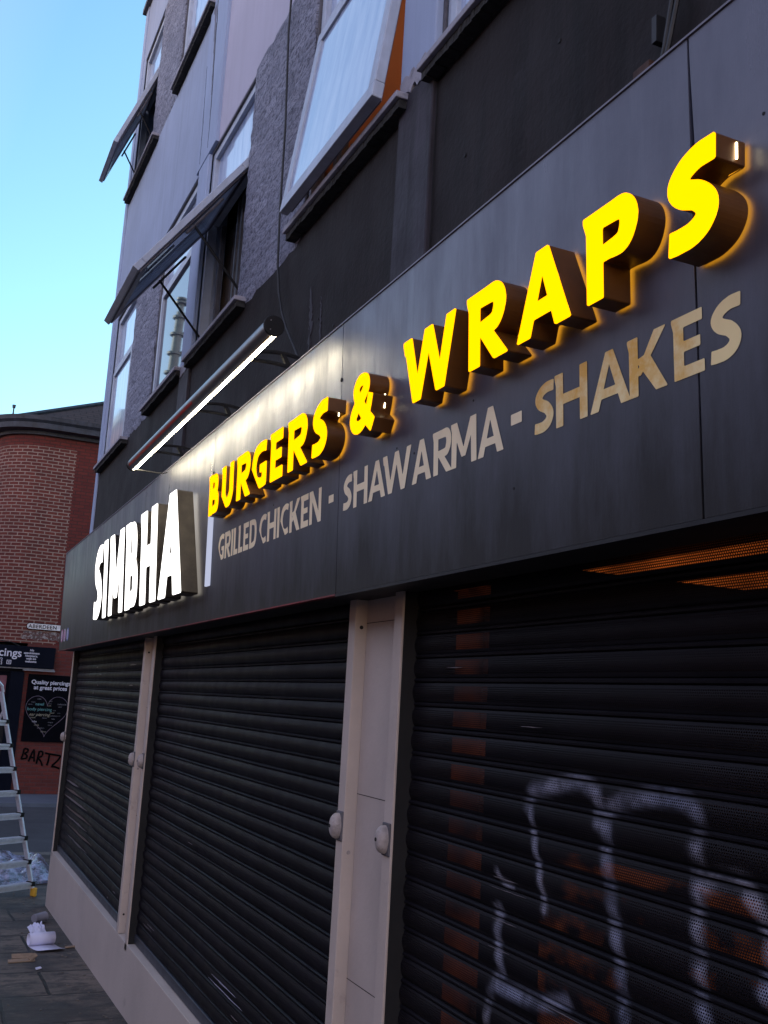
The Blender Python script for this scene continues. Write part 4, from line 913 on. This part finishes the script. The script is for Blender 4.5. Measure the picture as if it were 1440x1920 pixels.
ringbox(1.70, 1.79, 2.035, 2.12, .012, 22.797, 'whitepaint', sg, 'icon'); ringbox(1.73, 1.76, 2.063, 2.092, .009, 22.797, 'whitepaint', sg, 'icon')
# shop door and window, dark pilaster
q = MB(); q.box(1.82, 2.095, 22.92, 23.2, GB, 1.90); q.link('shopfront_pilaster', 'navy', BB, bev=.01)
q = MB(); q.box(.9, 1.82, 23.05, 23.10, 1.0, 1.88); sf = q.link('shop_window', 'navy', BB)
M['poster_pink'] = simple('faded_pink_poster', (.16, .05, .07), .6, var=.5, sc=4)
q = MB(); q.box(1.2, 1.76, 23.03, 23.049, 1.25, 1.8); q.link('window_poster', 'poster_pink', sf)
q = MB(); q.box(.9, 1.82, 23.06, 23.1, GB, .99); q.link('stall_riser', 'gap', BB)
# poster with heart of words
po = empty('piercing_poster', (2.65, 22.98, .46), 'black poster reading Quality piercings at great prices with a heart of words', 'poster')
q = MB(); q.box(2.185, 3.20, 22.965, 22.998, .46, 1.86); q.link('poster_board', 'blackposter', po)
text('Quality piercings\nat great prices', 2.66, 22.96, 1.66, .118, 'whitepaint', po, align='CENTER', bold=.0025)
hp = []
for i in range(61):
    t_ = 2 * math.pi * i / 60; hp.append((2.635 + .027 * 16 * math.sin(t_) ** 3, 1.06 + .0292 * (13 * math.cos(t_) - 5 * math.cos(2 * t_) - 2 * math.cos(3 * t_) - math.cos(4 * t_))))
q = MB(); q.tube([(x, 22.96, z_) for x, z_ in hp], .005, 5); q.link('heart_outline', 'mauve', po)
text('body piercing', 2.235, 22.96, 1.105, .092, 'teal', po); text('ear piercing', 2.285, 22.96, .995, .088, 'tan', po, shear=.3)
rnd = random.Random(3); words = ['nose', 'helix', 'tragus', 'lobe', 'conch', 'daith', 'septum', 'rook', 'labret', 'navel', 'industrial', 'tongue', 'eyebrow', 'jewellery']
for (x, z_, s_, mt) in ((2.42, 1.335, .045, 'greytext'), (2.39, 1.215, .085, 'teal'), (2.25, 1.22, .035, 'greytext'), (2.30, 1.27, .035, 'greytext'), (2.66, 1.30, .035, 'greytext'), (2.66, 1.25, .03, 'greytext'), (2.64, 1.205, .038, 'tan'), (2.84, 1.24, .05, 'greytext'), (2.86, 1.19, .035, 'greytext'), (2.76, 1.11, .034, 'greytext'), (2.70, 1.055, .045, 'tan'), (2.86, 1.06, .03, 'greytext'), (2.72, .995, .040, 'greytext'), (2.86, 1.0, .03, 'greytext'), (2.32, .945, .042, 'tan'), (2.56, .945, .04, 'greytext'), (2.75, .93, .04, 'greytext'), (2.36, .86, .055, 'whitepaint'), (2.68, .86, .04, 'greytext'), (2.41, .79, .05, 'tan'), (2.69, .80, .036, 'greytext'), (2.48, .735, .04, 'greytext'), (2.56, .66, .045, 'tan')):
    text(rnd.choice(words), x, 22.96, z_, s_, mt, po)
# street name plate
sp_ = empty('street_sign', (2.4, 22.98, 2.8), 'white street name plate reading ABERDEEN on the brick wall', 'sign')
n = 12; prof = [Vector((2.09 + .07 * math.cos(math.pi / 2 + math.pi * i / n), 22.965, 2.868 + .07 * math.sin(math.pi / 2 + math.pi * i / n))) for i in range(n + 1)] + [Vector((3.05, 22.965, 2.798)), Vector((3.05, 22.965, 2.938))]
q = MB(); q.prism(prof, (0, 0, 0), (0, .03, 0)); q.link('plate', 'inkblack', sp_)
prof = [Vector((2.092 + .058 * math.cos(math.pi / 2 + math.pi * i / n), 22.962, 2.868 + .058 * math.sin(math.pi / 2 + math.pi * i / n))) for i in range(n + 1)] + [Vector((3.04, 22.962, 2.81)), Vector((3.04, 22.962, 2.926))]
q = MB(); q.prism(prof, (0, 0, 0), (0, .002, 0)); q.link('plate_face', 'signwhite', sp_)
text('ABERDEEN', 2.065, 22.958, 2.830, .112, 'inkblack', sp_, bold=.0012, sp=1.1)
# ghost of an older painted sign below the plate
m, t, p = nodes('ghost_sign_paint'); M['ghost'] = m
f1 = noise(t, coord(t, (1, 1, 2)), 9, 6, .8); f2 = noise(t, coord(t, (3, 1, 1)), 7, 3)
t.links.new(mix(t, ramp(t, f1, .46, .56), (.10, .035, .03), mix(t, ramp(t, f2, .45, .55), (.09, .075, .07), (.32, .29, .28))), p.inputs['Base Color']); p.inputs['Roughness'].default_value = .9
q = MB(); rr_ = random.Random(5); up = [Vector((1.98 + .07 * i, 22.996, 2.755 + rr_.uniform(-.02, .02))) for i in range(12)]; dn = [Vector((1.95 + .07 * i, 22.996, 2.60 + rr_.uniform(-.03, .02))) for i in range(12)]
q.prism(up + dn[::-1], (0, 0, 0), (0, .002, 0)); q.link('ghost_sign', 'ghost', BB)
# graffiti tag
GRA = empty('graffiti_tag', (2.6, 22.99, -.05), 'black sprayed BARTZ tag on the low brick wall under the poster', 'graffiti')
strokes = [[(2.275, .31), (2.26, .2), (2.235, .10)], [(2.275, .31), (2.345, .30), (2.35, .25), (2.30, .215), (2.34, .17), (2.33, .115), (2.235, .10)],
 [(2.385, .05), (2.42, .16), (2.47, .29), (2.49, .16), (2.50, .05)], [(2.41, .14), (2.49, .13)],
 [(2.55, .01), (2.565, .14), (2.585, .27)], [(2.585, .27), (2.65, .25), (2.645, .17), (2.58, .13), (2.64, .05), (2.675, -.03)],
 [(2.70, .235), (2.80, .215), (2.99, .19), (3.03, .18)], [(2.795, .21), (2.785, .08), (2.765, -.02)], [(3.03, .18), (2.97, .08), (2.87, -.03), (2.93, -.045), (3.03, -.08)]]
for L in strokes:
    q = MB(); pts = cr(L, 6); q.tube([(a[0], 22.998, a[1]) for a in pts], .021, 6); q.link('spray_line', 'inkblack', GRA)

# ------------------------------------------------------------ step ladder
LD = empty('step_ladder', (1.37, 11.07, gz(11.07)), 'aluminium step ladder with yellow feet standing at the building corner', 'ladder')
F0 = Vector((1.37, 11.07, -.452)); rd = Vector((-.829, -.559, 0)); bk = Vector((-.559, .829, 0)); Lb, Lc, Lh, Lw = .62, .19, 1.98, .62
def lp(side, f_, dep=0.): # side 0 right,1 left
    x = Lc * f_ if side == 0 else Lw - Lc * .35 * f_
    return F0 + rd * x + bk * (Lb * f_ + dep) + Vector((0, 0, Lh * f_))
for sd_ in (0, 1):
    q = MB(); a, b_ = lp(sd_, .02), lp(sd_, 1.0); w_ = rd * (.022 if sd_ == 0 else -.022); up = (b_ - a).normalized(); th = bk * .055
    q.obox(a, b_ - a, w_, th); q.link('stile', 'alu', LD, bev=.003)
    q = MB(); q.obox(lp(sd_, 0) - rd * .006 - bk * .006, (0, 0, .085), rd * .036, bk * .07); q.link('foot', 'yellowplastic', LD, bev=.01)
fr_ = [.062, .165, .278, .39, .50, .615, .73, .85]
for f_ in fr_:
    a, b_ = lp(0, f_) + rd * .01, lp(1, f_) - rd * .01
    q = MB(); q.obox(a + Vector((0, 0, -.012)) - bk * .012, b_ - a, bk * .085, (0, 0, .022)); q.obox(a + Vector((0, 0, -.045)) - bk * .002, b_ - a, bk * .012, (0, 0, .030)); q.link('tread', 'alu', LD)
    q = MB(); q.obox(a + Vector((0, 0, -.024)) - bk * .016 - rd * .014, rd * .04, bk * .09, (0, 0, .042)); q.link('tread_end_cap', 'blackplastic', LD)
q = MB(); pts = [lp(0, 1.0) + rd * .01, lp(0, 1.0) + Vector((0, 0, .06)) + rd * .03, lp(0, 1.0) + Vector((0, 0, .11)) + rd * .09, lp(1, 1.0) + Vector((0, 0, .11)) - rd * .09, lp(1, 1.0) + Vector((0, 0, .06)) - rd * .03, lp(1, 1.0) - rd * .01]
q.tube(pts, .016, 8); q.link('hand_rail', 'alu', LD)
for sd_ in (0, 1):
    a = lp(sd_, .9) + bk * .06; b_ = F0 + rd * (.02 if sd_ == 0 else Lw - .03) + bk * 1.75; b_.z = gz(b_.y) + .01
    q = MB(); q.tube([a, b_], .014, 8); q.link('rear_leg', 'alu', LD)
for f_ in (.3, .62):
    a = (lp(0, .9) + bk * .06).lerp(Vector(((F0 + rd * .02 + bk * 1.75).x, (F0 + rd * .02 + bk * 1.75).y, -.5)), f_); b_ = a + rd * .5
    q = MB(); q.tube([a, b_], .010, 6); q.link('rear_brace', 'blackplastic', LD)

# ------------------------------------------------------------ litter
def crumple(name, x0, x1, y0, y1, h, mat, seed, label, cat, nx=46, ny=34, shape=None):
    rr = np.random.RandomState(seed); X, Y_ = np.meshgrid(np.linspace(0, 1, nx), np.linspace(0, 1, ny))
    Z = np.zeros_like(X)
    for o_ in range(16):
        a = rr.uniform(0, math.pi); f_ = rr.uniform(3, 16); ph_ = rr.uniform(0, 6.28)
        Z += np.abs(np.sin((X * math.cos(a) + Y_ * math.sin(a)) * f_ + ph_ + 1.2 * np.sin(Y_ * 4 + o_))) / (1 + f_ * .25)
    Z = (Z - Z.min()) / (Z.max() - Z.min()); e = np.minimum(np.minimum(X, 1 - X), np.minimum(Y_, 1 - Y_)); Z *= np.clip(e * 7, .04, 1)
    J = rr.uniform(-.3, .3, X.shape) / nx
    vs = []
    for j in range(ny):
        for i in range(nx):
            x = x0 + (x1 - x0) * (X[j, i] + J[j, i]); y = y0 + (y1 - y0) * (Y_[j, i] + J[j, i] + .06 * math.sin(X[j, i] * 9) * (1 if j in (0, ny - 1) else .5)); vs.append((x, y, gz(y) + .006 + h * Z[j, i]))
    fs = [(j * nx + i, j * nx + i + 1, (j + 1) * nx + i + 1, (j + 1) * nx + i) for j in range(ny - 1) for i in range(nx - 1)]
    o = link(name, vs, fs, mat); tag(o, label, cat); return o
m, t, p = nodes('crumpled_plastic_sheet'); M['plastic'] = m
f1 = noise(t, coord(t), 7, 7, .75); t.links.new(mix(t, ramp(t, f1, .42, .6), (.10, .095, .11), (.48, .48, .66)), p.inputs['Base Color']); p.inputs['Roughness'].default_value = .25
p.inputs['Alpha'].default_value = .8
crumple('plastic_sheet', .55, 1.72, 11.75, 13.9, .26, 'plastic', 11, 'crumpled clear plastic sheeting heaped on the pavement behind the ladder', 'plastic sheet')
# half-unrolled sheet of paper
def scroll(name, cx, cy, r, length, ang, tail, label, mat='paper', turns=1.15, seed=0):
    ax = Vector((math.cos(ang), math.sin(ang), 0)); pr_ = Vector((math.sin(ang), -math.cos(ang), 0)); zc = gz(cy) + r + .004; pts = []
    for i in range(25):
        a = -math.pi / 2 - 2 * math.pi * turns * (1 - i / 24); rr = r * (1 - .0 * (1 - i / 24)) * (.9 + .1 * i / 24); pts.append(pr_ * (rr * math.cos(a) * -1) + Vector((0, 0, zc + rr * math.sin(a))))
    for i in range(1, 8): pts.append(pr_ * (tail * i / 7) + Vector((0, 0, gz(cy) + .006 + .02 * (i / 7) ** 3)))
    c_ = Vector((cx, cy, 0)); vs = []; fs = []; n = len(pts)
    for e in (0, 1):
        for q_ in pts: vs.append(c_ + q_ + ax * (length * (e - .5)))
    for i in range(n - 1): fs.append((i, i + 1, n + i + 1, n + i))
    o = link(name, vs, fs, mat, smooth=True); md = o.modifiers.new('thick', 'SOLIDIFY'); md.thickness = .0015
    return tag(o, label, 'paper')
scroll('paper_roll', 1.16, 8.76, .048, .20, rad(12), .26, 'curled sheet of white paper half unrolled on the pavement')
crumple('crumpled_paper', 1.13, 1.26, 9.22, 9.50, .06, 'paper', 4, 'screwed up scrap of white paper beside the grey cup', 'paper', nx=16, ny=16)
q = MB(); a = Vector((1.20, 9.66, gz(9.7) + .045)); q.tube([a, a + Vector((.10, .08, 0))], [.034, .042], 16); M['cup'] = simple('grey_cup', (.22, .22, .26), .6)
tag(q.link('paper_cup', 'cup'), 'grey paper cup lying on its side against the screwed up paper', 'cup')
q = MB(); y_ = 8.22; g_ = gz(y_) + .004
q.obox((.87, y_ - .04, g_), (.19, .02, 0), (0, .05, .008), (0, 0, .006)); q.obox((.90, y_ + .03, g_ + .01), (.15, .0, .0), (0, .045, .022), (0, -.004, .006)); q.obox((1.03, y_ - .03, g_), (.05, .07, .02), (-.02, .02, .015), (0, 0, .008))
tag(q.link('torn_carton', 'card'), 'flattened brown cardboard scrap on the flagstones', 'cardboard')
rnd = random.Random(9); q = MB()
for i in range(90):
    y_ = rnd.uniform(6, 12); x_ = 1.39 - abs(rnd.gauss(0, .22)) - .01; s_ = rnd.uniform(.003, .011)
    q.obox((x_, y_, gz(y_)), (s_ * 1.6, s_ * rnd.uniform(-.5, .5), 0), (0, s_ * 2, 0), (0, 0, s_ * .6))
tag(q.link('small_litter', 'kerb'), 'specks of grit and litter scattered along the foot of the plinth', 'litter', kind='stuff')
for i, (x_, y_, mt, lb, nm) in enumerate(((1.04, 7.93, 'paper', 'tiny white paper scrap below the carton', 'paper_scrap'), (1.33, 8.6, 'card', 'small dry leaf lying near the plinth', 'dead_leaf'))):
    q = MB(); q.obox((x_, y_, gz(y_) + .003), (.035 + .05 * i, .01, .004), (-.005, .03, .0), (0, 0, .008)); tag(q.link(nm, mt), lb, 'paper scrap' if i == 0 else 'leaf')

# ------------------------------------------------------------ what stands outside the frame but shows in the panes and the fascia
OT = empty('opposite_terrace', (-12, 10, -.6), 'row of plain brick houses across the street facing the shop', 'building')
q = MB(); q.box(-18, -11.5, -20, 34, -1.4, 6.2); q.link('wall', 'bricklow', OT, uvs=uvYZ)
q = MB(); q.prism([Vector((-18.2, -20, 6.201)), Vector((-11.2, -20, 6.201)), Vector((-14.6, -20, 8.6))], (0, 0, 0), (0, 54, 0)); q.link('roof', 'slate', OT, uvs=uvYZ)
for i in range(11):
    for zz in (.2, 3.4):
        y_ = -18 + i * 4.8; q = MB(); q.box(-11.5, -11.46, y_, y_ + 1.3, zz, zz + 1.6); q.link('window', 'mirrorpane', OT)
FB = empty('far_block', (-8, 44, -.6), 'tall plain block with a steel flue mast farther down the street', 'building')
q = MB(); q.box(-14, -3.4, 41, 50, -1, 12.5); q.link('wall', 'bricklow', FB, uvs=uvXZ); q = MB(); q.box(-14.1, -3.3, 40.9, 50.1, 12.501, 12.9); q.link('parapet', 'lead', FB)
q = MB(); mx_, my_ = -5.75, 43.
q.tube([(mx_ + .35, my_, 12.5), (mx_ + .12, my_, 15.5), (mx_, my_, 18.3)], [.24, .22, .19], 14)
for zz in (13.6, 14.5, 15.4, 16.3, 17.2, 18.0): 
    xo = mx_ + .35 * (18.3 - zz) / 5.8; q.tube([(xo, my_, zz), (xo, my_, zz + .1)], .31, 14)
q.tube([(mx_, my_, 18.3), (mx_, my_, 18.75)], .12, 10); q.tube([(mx_, my_, 18.7), (mx_, my_, 18.78)], .28, 12); q.tube([(mx_, my_, 18.9), (mx_, my_, 18.98)], .22, 12); q.tube([(mx_, my_, 18.7), (mx_, my_, 19.0)], .05, 8)
q.link('flue_mast', 'flue', FB)
for zz, dx in ((16.9, -.36), (16.0, -.32), (14.9, -.30), (14.2, -.35)):
    q = MB(); q.tube([(mx_ + dx, my_, zz - .5), (mx_ + dx, my_, zz + .3), (mx_ + dx * .5, my_, zz + .5)], .11, 8); q.link('side_pipe', 'flue', FB)
